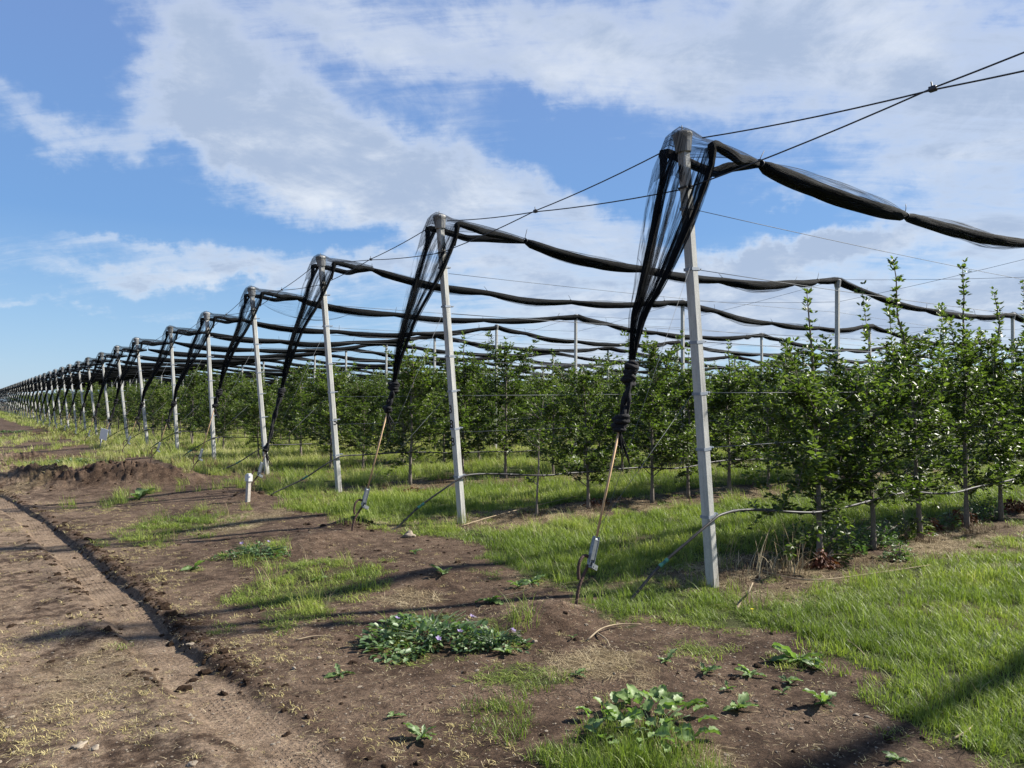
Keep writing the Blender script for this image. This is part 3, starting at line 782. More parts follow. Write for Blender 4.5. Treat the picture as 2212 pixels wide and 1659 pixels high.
def end_assembly(n, parent, tie, tiez, detail):
    """net ends drawn over the post top, hanging down and gathered into a knotted bunch on the anchor line"""
    rs = random.Random(500 + n)
    tx, ty, tz = post_top(n); y = ty; zg = float(ground_z(X0 - 1.4, y, False))
    k1, k2 = KN.get(n, (rs.uniform(1.3, 1.9), rs.uniform(.7, 1.25)))
    k1 += zg; k2 += zg
    ax = X0 - 1.50; ay = y + .10
    def line(z): f = (z - zg) / (tz - zg); return np.array([ax + (tx - .02 - ax) * f, ay + (y - ay) * f, z])
    K = line(k1); wid = rs.uniform(.8, 1.25) if n > 1 else 1.0
    nearC = spline([(tx + .22, y - .19, tz - .10), (tx + .10, y - .21, tz - .40), (tx - .10, y - .17, tz - .85), (tx - .36, y - .10, tz - 1.35), tuple(K + (.105, -.045, .42)), tuple(K + (.02, -.01, .08)), tuple(K + (.012, -.01, 0))], 44)
    farC = spline([(tx - .05, y + .15 * wid, tz - .13), (tx - .19, y + .17 * wid, tz - .45), (tx - .32 * wid, y + .14, tz - .95), (tx - .46, y + .10, tz - 1.45), tuple(K + (.055, .05, .42)), tuple(K + (-.012, .012, .08)), tuple(K + (-.012, .01, 0))], 44)
    t = np.linspace(0, 1, 44)[:, None]
    nu = 56 if detail else 20
    U = np.linspace(0, 1, nu)
    taper = (1 - t) ** .7
    V = np.zeros((44, nu, 3)); D = np.zeros((44, nu))
    for j, u in enumerate(U):
        base = farC * (1 - u) + nearC * u
        bow = math.sin(math.pi * u) * .07 * np.sin(np.pi * np.clip(t * 1.05, 0, 1)) * taper
        pl = (.030 * math.sin(u * 61 + n) + .018 * math.sin(u * 23 + 2)) * (.35 + np.sin(np.pi * t)) * taper
        base = base + np.hstack([-bow - pl, pl * .5, 0 * t])
        # outer hem hangs wider than the bunch
        side = max(0, (.12 - u) / .12); base = base + np.hstack([-.025 * side * np.sin(np.pi * t) * taper, .02 * side * taper, 0 * t])
        V[:, j] = base
        band = max(math.exp(-((u - .20) / .16) ** 2) * .85, math.exp(-((u - .92) / .17) ** 2) * .95, .40 * math.exp(-((u - .45) / .2) ** 2))
        D[:, j] = .15 + band * (.75 if n < 1 else .55) + .30 * (t[:, 0] ** 3)
    i = np.arange(43)[:, None] * nu + np.arange(nu - 1)[None]; i = i.ravel()
    Qd = np.stack([i, i + 1, i + nu + 1, i + nu], 1)
    uvs = np.zeros((44 * nu, 4)); uvs[:, 0] = np.tile(U, 44); uvs[:, 1] = np.repeat(np.linspace(0, 4.4, 44), nu) + n * 3; uvs[:, 2] = n
    obj('net_veil', new_mesh('net_veil', V.reshape(-1, 3), [Qd], M_VEIL, True, {'dens': D.ravel(), 'netuv': uvs}), parent)
    # two gathered selvages inside the veil
    def strand(C, r0, r1, name, mat, dens, sides=7, ph=0.0):
        C = np.asarray(C); m = len(C); rr = r0 + (r1 - r0) * np.linspace(0, 1, m)
        def wob(i, a): return (1 + .22 * np.sin(3 * a + i * .35 + ph)) * (1 - .3 * np.abs(np.sin(a)))
        Vv, Fs = tube(C, rr, sides, True, wob)
        u_ = np.tile(np.abs(np.arange(sides) / sides * 2 - 1), m)
        uv = np.stack([u_ * .35 + ph, np.repeat(np.arange(m) * .1, sides), np.zeros(m * sides), np.ones(m * sides)], 1)
        return obj(name, new_mesh(name, Vv, Fs, mat, True, {'dens': np.full(len(Vv), dens), 'netuv': uv}), parent)
    strand(nearC + (.0, .015, 0), .022 if n == 0 else .026, .022, 'net_strand', M_VEIL, .95, ph=1.0)
    strand(farC * .8 + nearC * .2, .030, .024, 'net_strand', M_VEIL, .62, ph=2.0)
    # from the post top to the first tie: one furled edge each side of the post
    for s, a0, zz in ((-1, (tx + .20, y - .18, tz - .09), .0), (1, (tx - .04, y + .15, tz - .12), -.05)):
        C = spline([(a0[0] - .06, a0[1] + s * .01, a0[2] - .30), (a0[0] - .03, a0[1] + s * .01, a0[2] - .08), a0, (tx + .40, y + s * .17, tz - .10 + zz), (tx + .62, y + s * .13, tz - .12 + zz), ((tx + tie) / 2 + .25, y + s * .07, (tz + tiez) / 2 - .06 + zz * .6), (tie, y + s * .01, tiez - .02)], 22)
        rr = np.interp(np.linspace(0, 1, 22), [0, .15, .3, .8, 1], [.012, .034, .040, .05, .03])
        Vv, Fs = tube(C, rr, 8, True, lambda i, a: 1 + .12 * np.sin(3 * a + i))
        uv = np.stack([np.tile(np.abs(np.arange(8) / 4 - 1), 22), np.repeat(np.arange(22) * .06, 8), np.zeros(176), np.ones(176)], 1)
        obj('net_strand', new_mesh('net_strand', Vv, Fs, M_ROLL, True, {'dens': np.full(len(Vv), .8), 'netuv': uv}), parent)
    # thin net stretched between the two edges and arched over the cap
    rows = []
    prof = [(-.24, -.40, .20), (-.19, -.16, .18), (-.12, .02, .15), (-.04, .075, .12), (.06, .07, .12), (.18, .03, .15)]
    m2 = 12
    for q in range(m2):
        e_ = (q + 1) / m2; prof.append((.18 + (tie - tx - .18) * e_, .03 + (tiez - tz + .01) * e_ + .02 * math.sin(math.pi * e_), .15 * (1 - e_) + .008))
    for dx, dz, w in prof:
        k_ = .9 if dx < .2 else max(0, 1 - (dx - .2) / (tie - tx)); x = tx + dx; top = tz + dz
        rows.append([(x, y - w, top - .12 * k_), (x, y - w * .6, top - .035 * k_), (x, y, top), (x, y + w * .6, top - .035 * k_), (x, y + w, top - .15 * k_)])
    W = np.array(rows); i = (np.arange(17)[:, None] * 5 + np.arange(4)[None]).ravel()
    uv = np.zeros((90, 4)); uv[:, 0] = np.tile(np.linspace(0, .6, 5), 18); uv[:, 1] = np.repeat(np.linspace(0, 2, 18), 5)
    obj('net_film', new_mesh('net_film', W.reshape(-1, 3), [np.stack([i, i + 1, i + 6, i + 5], 1)], M_VEIL, True, {'dens': np.full(90, .50), 'netuv': uv}), parent)
    # bunched, twisted and knotted tail on the strap
    m = 40; zt = np.linspace(k1 + .02, k2, m); L = np.array([line(z) for z in zt]); mb = MB()
    for s in range(4):
        a = np.linspace(0, rs.uniform(5, 9) * (1 if s % 2 else -1), m) + s * 1.6
        off = np.stack([np.cos(a), np.sin(a), 0 * a], 1) * .017 + np.stack([vnoise(zt * 9 + s, zt * 0 + n) - .5, vnoise(zt * 9 + 7 + s, zt * 0 + n) - .5, 0 * zt], 1) * .06
        rr = .013 + .012 * vnoise(zt * 14 + s * 3, zt * 0 + n)
        mb.tube(L + off, rr, 6, True)
    lumps = [(k1 - .02, .058), (k1 - (k1 - k2) * .22, .050), (k2 + .10, .062), (k2 + .03, .055)] if n == 0 else [(k1 - .03, .055), (k1 - .10, .05), (k2 + .03, .04)]
    for z, rr in lumps:
        c = line(z)
        for q in range(5):
            th = rs.uniform(0, 6.28); aa = np.linspace(0, 6.28, 12); tl = rs.uniform(-.7, .7)
            ring = np.stack([np.cos(aa) * rr, np.sin(aa) * rr * .9, np.sin(aa + th) * rr * tl], 1) * .75 + c + np.array([rs.uniform(-.02, .02), rs.uniform(-.02, .02), rs.uniform(-.03, .03)])
            mb.tube(ring, .022, 5)
    e = line(k2)
    for q in range(9):     # frayed end hanging free
        a = rs.uniform(0, 6.28); l = rs.uniform(.12, .30)
        mb.tube(spline([e, e + (.02 * math.cos(a) + .03, .02 * math.sin(a), -l * .5), e + (.05 * math.cos(a) + .06, .05 * math.sin(a), -l)], 7), np.linspace(.014, .003, 7), 4)
    obj('knotted_bunch', mb.mesh('knotted_bunch', M_KNOT), parent)
    return line, zg, k2


def net_label(n):
    ex = {0: 'nearest furled black hail net, sweeping from the whitish post off the right edge', 1: 'furled black hail net drawn over the post stencilled 3 8 8',
          2: 'furled black hail net whose long twisted tail nearly reaches the ground', 3: 'furled black hail net with a loose sheer pocket beside its post'}
    if n in ex: return ex[n]
    if n == -1: return 'furled black hail net passing just outside the right edge'
    if n < 12: return f'{ORD[n]} furled black hail net counted from the right along the road'
    return 'small far furled black hail net in the crowded line at left'


def wedge_mesh():
    """steel strap tensioner: two long cheeks, cross pins, rollers; runs along +z from its lower end"""
    mb = MB()
    for s in (-1, 1):
        mb.box((0, s * .026, .135), (.020, .003, .135), bev=.006)
        mb.box((.022, s * .024, .135), (.004, .006, .12))
    for z in (.03, .10, .17, .245): mb.tube([(.002, -.034, z), (.002, .034, z)], .0105 if z in (.03, .245) else .007, 8)
    mb.tube([(0, -.02, .235), (0, .02, .235)], .018, 10); mb.tube([(0, -.02, .06), (0, .02, .06)], .016, 10)
    mb.box((-.012, 0, .14), (.004, .020, .09))
    return mb.mesh('tensioner', M_ZINC, False)


def bracket_mesh():
    mb = MB()
    mb.box((0, 0, 0), (.040, .016, .006)); mb.box((0, .015, .014), (.040, .003, .020)); mb.box((0, -.015, .014), (.040, .003, .020))
    mb.tube([(.022, -.022, .014), (.022, .022, .014)], .008, 6); mb.tube([(-.018, -.022, .014), (-.018, .022, .014)], .008, 6)
    return mb.mesh('bracket', M_ZINC, False)


def hook_mesh():
    P = spline([(0, 0, -.25), (0, 0, 0), (.03, .0, .17), (.10, 0, .28), (.155, 0, .345), (.165, 0, .40), (.10, 0, .425), (.045, 0, .385), (.03, 0, .32), (.035, 0, .25)], 130)
    r = .0125 + .0022 * (np.arange(130) % 3 == 0)
    mb = MB(); mb.tube(P, r, 8); return mb.mesh('anchor_hook', M_REBAR, True)


WEDGE = wedge_mesh(); BRACK = bracket_mesh(); HOOK = hook_mesh()
ANCH = []
for n in range(-1, NR):
    near = n < 9
    r = thing('hail_net', net_label(n), 'net', (0, 0, 0), group='furled hail nets on the rows')
    xlim = 34 if n <= 0 else min(30 + n * 9, 150)
    if n > 20: xlim = 110
    if n > 30: xlim = 60
    if n < 0: xlim = 20
    st = .14 if n < 2 else (.25 if n < 6 else .6)
    tie, tz_ = make_roll(n, r, xlim, st, 12 if near else 6, near)
    line, zg, k2 = end_assembly(n, r, tie, tz_, near)
    # anchor: strap, tensioner, hook, guy wires
    ex = {0: 'nearest ground anchor, tan strap on a steel tensioner over a dark mound', 1: 'ground anchor with tan strap in front of the post stencilled 3 8 8',
          2: 'ground anchor beside the white-capped stake, hidden strap', 6: 'ground anchor partly behind a small white tag'}
    lab = ex.get(n, f'{ORD[n]} ground anchor with tan strap counted from the right' if 0 <= n < 12 else ('anchor outside the right edge' if n < 0 else 'tiny ground anchor with tan strap in the far line'))
    base = line(zg)
    if n == 0: zg2 = zg + .10
    a = thing('strap_anchor', lab, 'anchor', tuple(base), group='ground anchors holding the nets')
    ANCH.append(a)
    lt = line(zg + .58) - base; lb = line(zg + .33) - base; le = line(k2 + .06) - base
    d = (lt - lb) / np.linalg.norm(lt - lb)
    obj('strap', MB().tube(np.array([lt - d * .03, (lt + le) / 2, le]), .0105, 5).mesh('strap', M_STRAP), a)
    if n < 14:
        q = Vector(d).to_track_quat('Z', 'Y').to_euler()
        obj('tensioner', WEDGE, a, tuple(lb), q, (.85, .85, .85)); obj('bracket', BRACK, a, tuple(lb - d * .03 + np.array([.03, 0, 0])), (0, .5, .2))
        obj('anchor_hook', HOOK, a, (-.06, 0, -.02), (0, 0, .15))
    else:
        obj('anchor_hook', MB().tube([(0, 0, -.1), (.03, 0, .2), lb], .013, 5).mesh('anchor_hook', M_REBAR), a)
    if n < 8 and n >= 0:
        for z, dy in ((2.86, -.03), (1.75, .03)):
            s = .40; top = np.array([X0 - s * z / 4.0 - .05, POSTY[n] + dy, z]) - base
            obj('guy_wire', MB().tube(np.array([lt + (0, dy, 0), top]), .0022, 4).mesh('guy_wire', M_WIRE), a)

# sheer pocket under the fourth net near its post
def pocket(n, x0, x1, drop):
    y = Y0 + SP * n; U = np.linspace(0, 1, 24); W = np.linspace(0, 1, 10); V = []; D = []
    tz = post_top(n)[2]
    for w in W:
        for u in U:
            V.append((x0 + (x1 - x0) * u, y - .12 + .1 * math.sin(u * 9) * w, tz - .15 - .03 * u - w * drop * (math.sin(math.pi * u) ** .8)))
            D.append(.20 + (.5 if w > .93 else 0))
    i = (np.arange(9)[:, None] * 24 + np.arange(23)[None]).ravel()
    uv = np.zeros((240, 4)); uv[:, 0] = np.repeat(W, 24) * .5; uv[:, 1] = np.tile(U, 10) * 2
    return new_mesh('net_pocket', V, [np.stack([i, i + 1, i + 25, i + 24], 1)], M_VEIL, True, {'dens': D, 'netuv': uv})


nets = [o for o in COL.objects if o.name.startswith('hail_net')]
for n, a, b, dr in ((3, 5.2, 7.8, .42), (7, 5.2, 9.0, .5), (9, 5.2, 8.5, .45)): obj('net_pocket', pocket(n, a, b, dr), nets[n + 1])

# ------------------------------------------------------------------ cables and wires
def sagline(a, b, sag, m=14):
    a = np.array(a, float); b = np.array(b, float); t = np.linspace(0, 1, m)[:, None]
    P = a + (b - a) * t; P[:, 2] -= sag * 4 * (t * (1 - t))[:, 0]; return P


for n in range(-1, 16):
    x1, y1, z1 = post_top(n); x2, y2, z2 = post_top(n + 1)
    cx, cy, cz = (x1 + x2) / 2, (y1 + y2) / 2, (z1 + z2) / 2 - .29
    top1, low1, top2, low2 = (x1, y1 + .22, z1 - .08), (x1 + .04, y1 + .05, z1 - .46), (x2, y2 - .22, z2 - .08), (x2 + .04, y2 - .05, z2 - .46)
    ex = {-1: 'crossed black cables running up off the right edge of the sky', 0: 'crossed black cables between the nearest post and the post stencilled 3 8 8'}
    t_ = thing('cross_cable', ex.get(n, f'crossed black cables left of the {ORD[n]} end post counted from the right' if n < 12 else 'tiny crossed cables between far end posts'), 'cable', (cx, cy, cz), group='crossed cables between end posts')
    c = np.array((cx, cy, cz))
    for a, b, q in ((top1, low2, .0), (low1, top2, .0)):
        P = np.vstack([sagline(a, (cx, cy, cz + (.006 if a is top1 else -.006)), .02, 8), sagline((cx, cy, cz + (.006 if a is top1 else -.006)), b, .02, 8)[1:]]) - c
        obj('cable', MB().tube(P, .0062, 5).mesh('cable', M_CABLE), t_)
    mb = MB(); mb.box((0, 0, 0), (.016, .022, .016)); mb.tube([(0, 0, -.02), (0, .01, .05)], .005, 5); obj('cable_clip', mb.mesh('cable_clip', M_CABLE), t_)
for k in (1, 2):
    for n in range(-1, 9):
        y1 = Y0 + SP * n; x = X0 + XS * k
        t_ = thing('roof_cable', f'thin dark cable across the rows near the {["first", "second"][k - 1]} inner posts, {ORD[n] if n >= 0 else "outermost"} span', 'cable', (x, y1, 4.3), group='thin cables between inner posts')
        for a, b in (((0, .04, 0.02), (0, SP - .04, -.45)), ((0, .04, -.45), (0, SP - .04, .02))):
            obj('cable', MB().tube(sagline(a, b, .03, 8), .0035, 4).mesh('cable', M_CABLE), t_)

for n in range(0, 5):
    y = POSTY[n]
    for zi, z in enumerate((3.40, 2.86, 2.21, 1.75, 1.25)):
        if n > 2 and zi > 1: continue
        s = .40; P = []
        P = np.vstack([sagline((X0 - s * z / 4 + .12, y + .03, z), (X0 + XS, Y0 + SP * n, z + .22), .03, 10), sagline((X0 + XS, Y0 + SP * n, z + .22), (X0 + 3 * XS, Y0 + SP * n, z + .25), .04, 10)[1:]])
        c = P[0].copy()
        lv = ['topmost', 'second highest', 'middle', 'fourth', 'lowest'][zi]
        thing('trellis_wire', f'{lv} thin grey trellis wire of the {ORD[n]} orchard row', 'wire', tuple(c), group='thin trellis wires along the rows', me=MB().tube(P - c, .0032 if n < 2 else .004, 4).mesh('trellis_wire', M_WIRE))

# ------------------------------------------------------------------ drip hoses
HL = {0: 'thick black drip hose looping down the nearest whitish post', 1: 'black drip hose bent past the post stencilled 3 8 8', 2: 'black drip hose reaching the ground beside the white-capped stake'}
for n in range(0, 14):
    rs = random.Random(n + 70); y = POSTY[n]; yr = Y0 + SP * n
    g = lambda x, yy: float(ground_z(x, yy, False))
    xe = min(12 + 3 * (n + 1) * 3, 60)
    low = [(X0 - 1.0 - .12 * (n in (1,)) - (.15 if n in (2, 3) else 0), y + .12, -.04), (X0 - .92 - (.25 if n in (2, 3) else 0), y + .10, .03), (X0 - .66, y + .04, .26), (X0 - .34, y - .05, .48), (X0 - .12, y - .075, .60), (X0 + .06, y - .07, .655), (X0 + .5, y - .03, .645)]
    low = [(a, b, c + g(a, b)) for a, b, c in low]
    xs = np.arange(X0 + 1.2, xe, .55 if n < 3 else 1.1)
    hi = [(x, yr - (.20 if n < 2 else .10), .60 + .025 * math.sin(x * 1.7 + n) + .015 * math.sin(x * 3.1) + g(x, yr)) for x in xs]
    P = spline(low + hi, 10 * (len(low) + len(hi)) if n < 3 else 5 * (len(low) + len(hi)))
    c = np.array(low[5])
    t_ = thing('drip_hose', HL.get(n, f'black drip hose along the {ORD[n]} row from the right' if n < 12 else 'far thin black drip hose'), 'hose', tuple(c), group='drip hoses along the rows')
    obj('hose', MB().tube(P - c, .0125 if n < 3 else .013, 8 if n < 3 else 5).mesh('hose', M_HOSE), t_)
    if n < 6:
        a, b = np.array(low[2]), np.array(low[3]); d = (b - a) / np.linalg.norm(b - a); p = a + d * .05 - c
        mb = MB(); mb.tube([p - d * .05, p - d * .02], .019, 10); mb.tube([p - d * .018, p + d * .018], .0155, 10); mb.tube([p + d * .02, p + d * .05], .019, 10)
        obj('coupling', mb.mesh('coupling', M_GREENP, False), t_)
    if n < 3:
        dm = MB(); dm.tube([(-.022, 0, 0), (.022, 0, 0)], .0165, 7); dm.tube([(0, 0, 0), (0, -.01, -.027)], .006, 5); dme = dm.mesh('dripper', M_BLACK, False)
        for x in np.arange(X0 + .25, min(xe, 16), .5):
            k = np.argmin(np.abs(P[:, 0] - x)); obj('dripper', dme, t_, tuple(P[k] - c))

# ------------------------------------------------------------------ apple trees
LEAF5 = (np.array([(0, 0, 0), (.42, .5, .0), (.42, 0, -.10), (.42, -.5, .0), (1, 0, -.10)]), np.array([(0, 2, 1), (0, 3, 2), (1, 2, 4), (2, 3, 4)]))
LEAF8 = (np.array([(0, 0, 0), (.28, .43, .03), (.30, 0, -.09), (.28, -.43, .03), (.72, .40, -.02), (.74, 0, -.13), (.72, -.40, -.02), (1, 0, -.22)]),
         [np.array([(0, 2, 1), (0, 3, 2), (4, 5, 7), (5, 6, 7)]), np.array([(1, 2, 5, 4), (2, 3, 6, 5)])])


def leaves(B, D, Nn, L, W, tmpl, tint):
    """B base points, D direction, Nn rough normal, L length, W width"""
    D = D / (np.linalg.norm(D, axis=1)[:, None] + 1e-9)
    S = np.cross(Nn, D); S /= (np.linalg.norm(S, axis=1)[:, None] + 1e-9); N2 = np.cross(D, S)
    tv, tf = tmpl; k = len(tv)
    V = B[:, None] + tv[None, :, 0:1] * L[:, None, None] * D[:, None] + tv[None, :, 1:2] * W[:, None, None] * S[:, None] + tv[None, :, 2:3] * L[:, None, None] * N2[:, None]
    Fs = []
    for f in (tf if isinstance(tf, list) else [tf]):
        Fs.append((f[None] + (np.arange(len(B)) * k)[:, None, None]).reshape(-1, f.shape[1]))
    return V.reshape(-1, 3), Fs, np.repeat(tint, k)


def make_tree(seed, H=2.6, body_=2.3, low=.55, spread=.55, nb=26, leafL=.086, tmpl=LEAF8, dens=1.0, leader=None, shoots=3, thin=False, step=.045):
    r = np.random.default_rng(seed); wood = MB()
    lean = r.normal(0, .04, 2) if leader is None else np.array(leader)
    zt = np.linspace(-.06, H, 16)
    f = np.clip(zt / H, 0, 1)
    kink = np.stack([fbm(zt * 1.4 + seed, zt * 0, 2) - .5, fbm(zt * 1.4, zt * 0 + seed, 2) - .5], 1) * .16
    T = np.stack([lean[0] * f ** 1.5 + kink[:, 0] * f, lean[1] * f ** 1.5 + kink[:, 1] * f, zt], 1)
    rad = (.026 if not thin else .014) * (1 - f) ** .8 + .004
    rad[:2] *= 1.25
    wood.tube(T, rad, 7)
    B, D, N, L, TI = [], [], [], [], []
    def cluster(p, axis, k, size, tint0):
        for q in range(k):
            a = r.uniform(0, 2 * np.pi); 
            v = np.array([math.cos(a), math.sin(a), r.uniform(-.25, .75)]) + axis * r.uniform(.2, .9)
            B.append(p + v * .012); D.append(v); N.append(np.array([r.normal(0, .45), r.normal(0, .45), 1.0])); L.append(size * r.uniform(.6, 1.15)); TI.append(np.clip(tint0 + r.normal(0, .18), 0, 1))
    def along(P, start, k, size, stp, t0=.35):
        seg = np.linalg.norm(np.diff(P, axis=0), axis=1); tot = seg.sum(); m = max(2, int(tot / stp / 1.0)); cs = np.concatenate([[0], np.cumsum(seg)]) / tot
        for q in np.linspace(start, 1, m):
            p = np.array([np.interp(q, cs, P[:, c]) for c in range(3)]); e = P[-1] - P[0]; e = e / (np.linalg.norm(e) + 1e-9)
            if r.random() < dens: cluster(p + r.normal(0, .02, 3), e * (.5 + q), r.integers(k, k + 3), size * (1 - .25 * q), t0 + .28 * q * r.random())
    body = min(H, body_)
    for i in range(nb):
        z = low + (body - low) * (i + r.random()) / nb if not thin else low + (H - low) * r.random()
        q = (z - low) / (body - low)
        ln = spread * (1.12 - .42 * q) * r.uniform(.45, 1.4)
        a = i * 2.4 + r.normal(0, .8); up = r.uniform(.05, .7) + .35 * q
        d = np.array([math.cos(a), math.sin(a) * .8, up]); d /= np.linalg.norm(d)
        b = np.array([np.interp(z, zt, T[:, 0]), np.interp(z, zt, T[:, 1]), z])
        droop = r.uniform(-.05, .22 + .35 * (1 - q) ** 2) * ln
        P = spline([b, b + d * ln * .5 + (0, 0, .02), b + d * ln - (0, 0, droop)], 7) + np.vstack([np.zeros((1, 3)), r.normal(0, .01, (6, 3))])
        wood.tube(P, np.linspace(.009, .0025, 7), 4, False)
        along(P, .18, 4, leafL, step)
        for _ in range(r.integers(2, 5)):
            j = r.integers(2, 6); d2 = d + r.normal(0, .6, 3); d2[2] += .25; l2 = ln * r.uniform(.25, .5)
            P2 = spline([P[j], P[j] + d2 * l2 * .5, P[j] + d2 * l2], 4); wood.tube(P2, np.linspace(.005, .0018, 4), 3, False); along(P2, .15, 4, leafL * .95, step)
    # leader and upright shoots, leaves close to the stem
    Pt = T[zt > body * .72]
    if len(Pt) > 2: along(Pt, .0, 5, leafL * .95, .038, .45)
    for i in range(shoots):
        z = r.uniform(.62, .95) * body; b = np.array([np.interp(z, zt, T[:, 0]), np.interp(z, zt, T[:, 1]), z]); a = r.uniform(0, 6.28); l = r.uniform(.35, .95) * max(.5, H - z)
        e = b + np.array([math.cos(a) * l * .45, math.sin(a) * l * .4, l])
        P = spline([b, b + np.array([math.cos(a), math.sin(a), .6]) * l * .3, e], 7); wood.tube(P, np.linspace(.008, .0025, 7), 4, False); along(P, .15, 4, leafL * .9, .042, .45)
    B = np.array(B); D = np.array(D); N = np.array(N); L = np.array(L)
    V, Fs, ti = leaves(B, D, N, L, L * r.uniform(.48, .62, len(L)), tmpl, np.array(TI))
    return wood.mesh('trunk', M_BARK), new_mesh('crown', V, Fs, M_APPLE if tmpl is LEAF8 else M_FARLEAF, True, {'tint': ti})


def tree(meshes, x, y, label, group, rz=0.0, s=1.0, sz=1.0):
    r = thing('apple_tree', label, 'tree', (x, y, float(ground_z(x, y, False)) - .01), (0, 0, rz), group, scl=(s, s, s * sz))
    obj('trunk', meshes[0], r); obj('crown', meshes[1], r)


TG = 'young apple trees in rows'
row0 = [(7.18, 2.84, .60, (-.10, 0), 1, 'nearest apple tree, one bare-stemmed leader, at the end of the first row'), (8.27, 2.1, .55, (.05, 0), 2, 'short apple tree second in the nearest row, below the tallest forked shoots'),
        (9.40, 3.42, .55, (-.45, .05), 4, 'tall apple tree third in the nearest row, its leader leaning left'), (10.72, 3.56, .5, (-.05, 0), 4, 'tall apple tree fourth in the nearest row, with several upright shoots'),
        (11.85, 3.25, .5, (-.15, 0), 4, 'apple tree fifth in the nearest row near the right edge'), (12.95, 3.5, .5, (0, 0), 4, 'tall apple tree sixth in the nearest row, cut by the right edge'), (14.0, 3.2, .5, (0, 0), 3, 'apple tree seventh in the nearest row, mostly past the right edge')]
for i, (x, H, sp, ld, sh, lab) in enumerate(row0):
    tree(make_tree(900 + i, H, [1.78, 1.8, 2.2, 2.3, 2.2, 2.3, 2.2][i], .44, sp + [.16, .10, .06, .06, .06, .06, .06][i], 34, .089, LEAF8, 1.0, ld, sh, False, .047), x, Y0, lab, TG)
VAR = [make_tree(40 + i, [2.45, 2.7, 2.55, 2.85, 2.4, 2.6, 2.75, 2.5][i], [2.25, 2.0, 2.35, 2.1, 2.2, 1.95, 2.3, 2.1][i], .36, [.66, .6, .68, .64, .7, .62, .6, .66][i], 36, .087, LEAF8, .95, None, 3, False, .046) for i in range(8)]
VARM = [make_tree(140 + i, [2.45, 2.7, 2.6, 2.5][i], 2.25, .42, .7, 28, .11, LEAF5, .9, None, 2, step=.065) for i in range(4)]
THIN = make_tree(77, 1.7, 2.3, .35, .22, 9, .07, LEAF8, .6, (.12, 0), 0, True)
# outside the right edge: the trees whose shade falls into the lower right corner
rs = random.Random(11)
for i in range(9): tree(VAR[i % 8], 6.9 + 1.12 * i, Y0 - SP, 'apple tree in the row just outside the right edge', 'apple trees outside the right edge', rs.uniform(0, 6), .95, .95)
cand = []; far = []
for n in range(1, 40):
    x = 6.75 + rs.uniform(-.1, .5) * (n > 1); k = 0; y = Y0 + SP * n
    while x < min(3.3 * y + 5, 150):
        k += 1
        if not (rs.random() < .03 and k > 3): cand.append((math.hypot(x, y), n, k, x + rs.uniform(-.12, .12), y + rs.uniform(-.06, .06)))
        x += 1.12 + rs.uniform(-.08, .08)
cand.sort()
for i, (d, n, k, x, y) in enumerate(cand):
    if i < 292 - 16:
        if n == 1 and k == 1:
            tree(THIN, 6.70, y, 'thin sparse young apple sapling on a bare leaning stem', TG); continue
        if (n < 8 and k <= 6) or (n < 4 and k < 12): lab = f'{ORD[k] if k > 1 else "first"} apple tree from the road in the {ORD[n]} orchard row'
        elif n < 12: lab = f'apple tree deep inside the {ORD[n]} orchard row'
        else: lab = 'small far apple tree beyond the twelfth orchard row'
        m = VAR[rs.randrange(8)] if d < 32 else VARM[rs.randrange(4)]
        tree(m, x, y, lab, f'apple trees of the {ORD[n]} orchard row' if n < 12 else 'far apple trees', rs.uniform(0, 6.28), rs.uniform(.88, 1.12), rs.uniform(.90, 1.08))
    else: far.append((x, y))


# ------------------------------------------------------------------ scattering of what nobody could count
def scatter(name, pts, rot, scl, var, protos, **props):
    pts = np.asarray(pts, float)
    me = bpy.data.meshes.new(name); me.vertices.add(len(pts)); me.vertices.foreach_set('co', pts.astype(np.float32).ravel())
    a = me.attributes.new('rot', 'FLOAT_VECTOR', 'POINT'); a.data.foreach_set('vector', np.asarray(rot, np.float32).ravel())
    s = np.asarray(scl, np.float32); s = np.repeat(s[:, None], 3, 1) if s.ndim == 1 else s
    a = me.attributes.new('scl', 'FLOAT_VECTOR', 'POINT'); a.data.foreach_set('vector', s.ravel())
    a = me.attributes.new('var', 'INT', 'POINT'); a.data.foreach_set('value', np.asarray(var, np.int32))
    o = obj(name, me, None, kind='stuff', **props)
    col = bpy.data.collections.new(name + '_shapes')
    for i, p in enumerate(protos):
        q = bpy.data.objects.new(f'{name}_shape_{i:02d}', p); col.objects.link(q)
    ng = bpy.data.node_groups.new(name, 'GeometryNodeTree')
    ng.interface.new_socket('Geometry', in_out='INPUT', socket_type='NodeSocketGeometry'); ng.interface.new_socket('Geometry', in_out='OUTPUT', socket_type='NodeSocketGeometry')
    N = ng.nodes; Lk = ng.links
    gi = N.new('NodeGroupInput'); go = N.new('NodeGroupOutput'); ip = N.new('GeometryNodeInstanceOnPoints'); ci = N.new('GeometryNodeCollectionInfo')
    ci.inputs['Collection'].default_value = col; ci.inputs['Separate Children'].default_value = True; ci.inputs['Reset Children'].default_value = True
    def attr(nm, ty):
        x = N.new('GeometryNodeInputNamedAttribute'); x.data_type = ty; x.inputs['Name'].default_value = nm; return x.outputs['Attribute']
    Lk.new(gi.outputs[0], ip.inputs['Points']); Lk.new(ci.outputs[0], ip.inputs['Instance']); ip.inputs['Pick Instance'].default_value = True
    Lk.new(attr('var', 'INT'), ip.inputs['Instance Index'])
    er = N.new('FunctionNodeEulerToRotation'); Lk.new(attr('rot', 'FLOAT_VECTOR'), er.inputs[0]); Lk.new(er.outputs[0], ip.inputs['Rotation'])
    Lk.new(attr('scl', 'FLOAT_VECTOR'), ip.inputs['Scale']); Lk.new(ip.outputs[0], go.inputs[0])
    md = o.modifiers.new('scatter', 'NODES'); md.node_group = ng
    return o


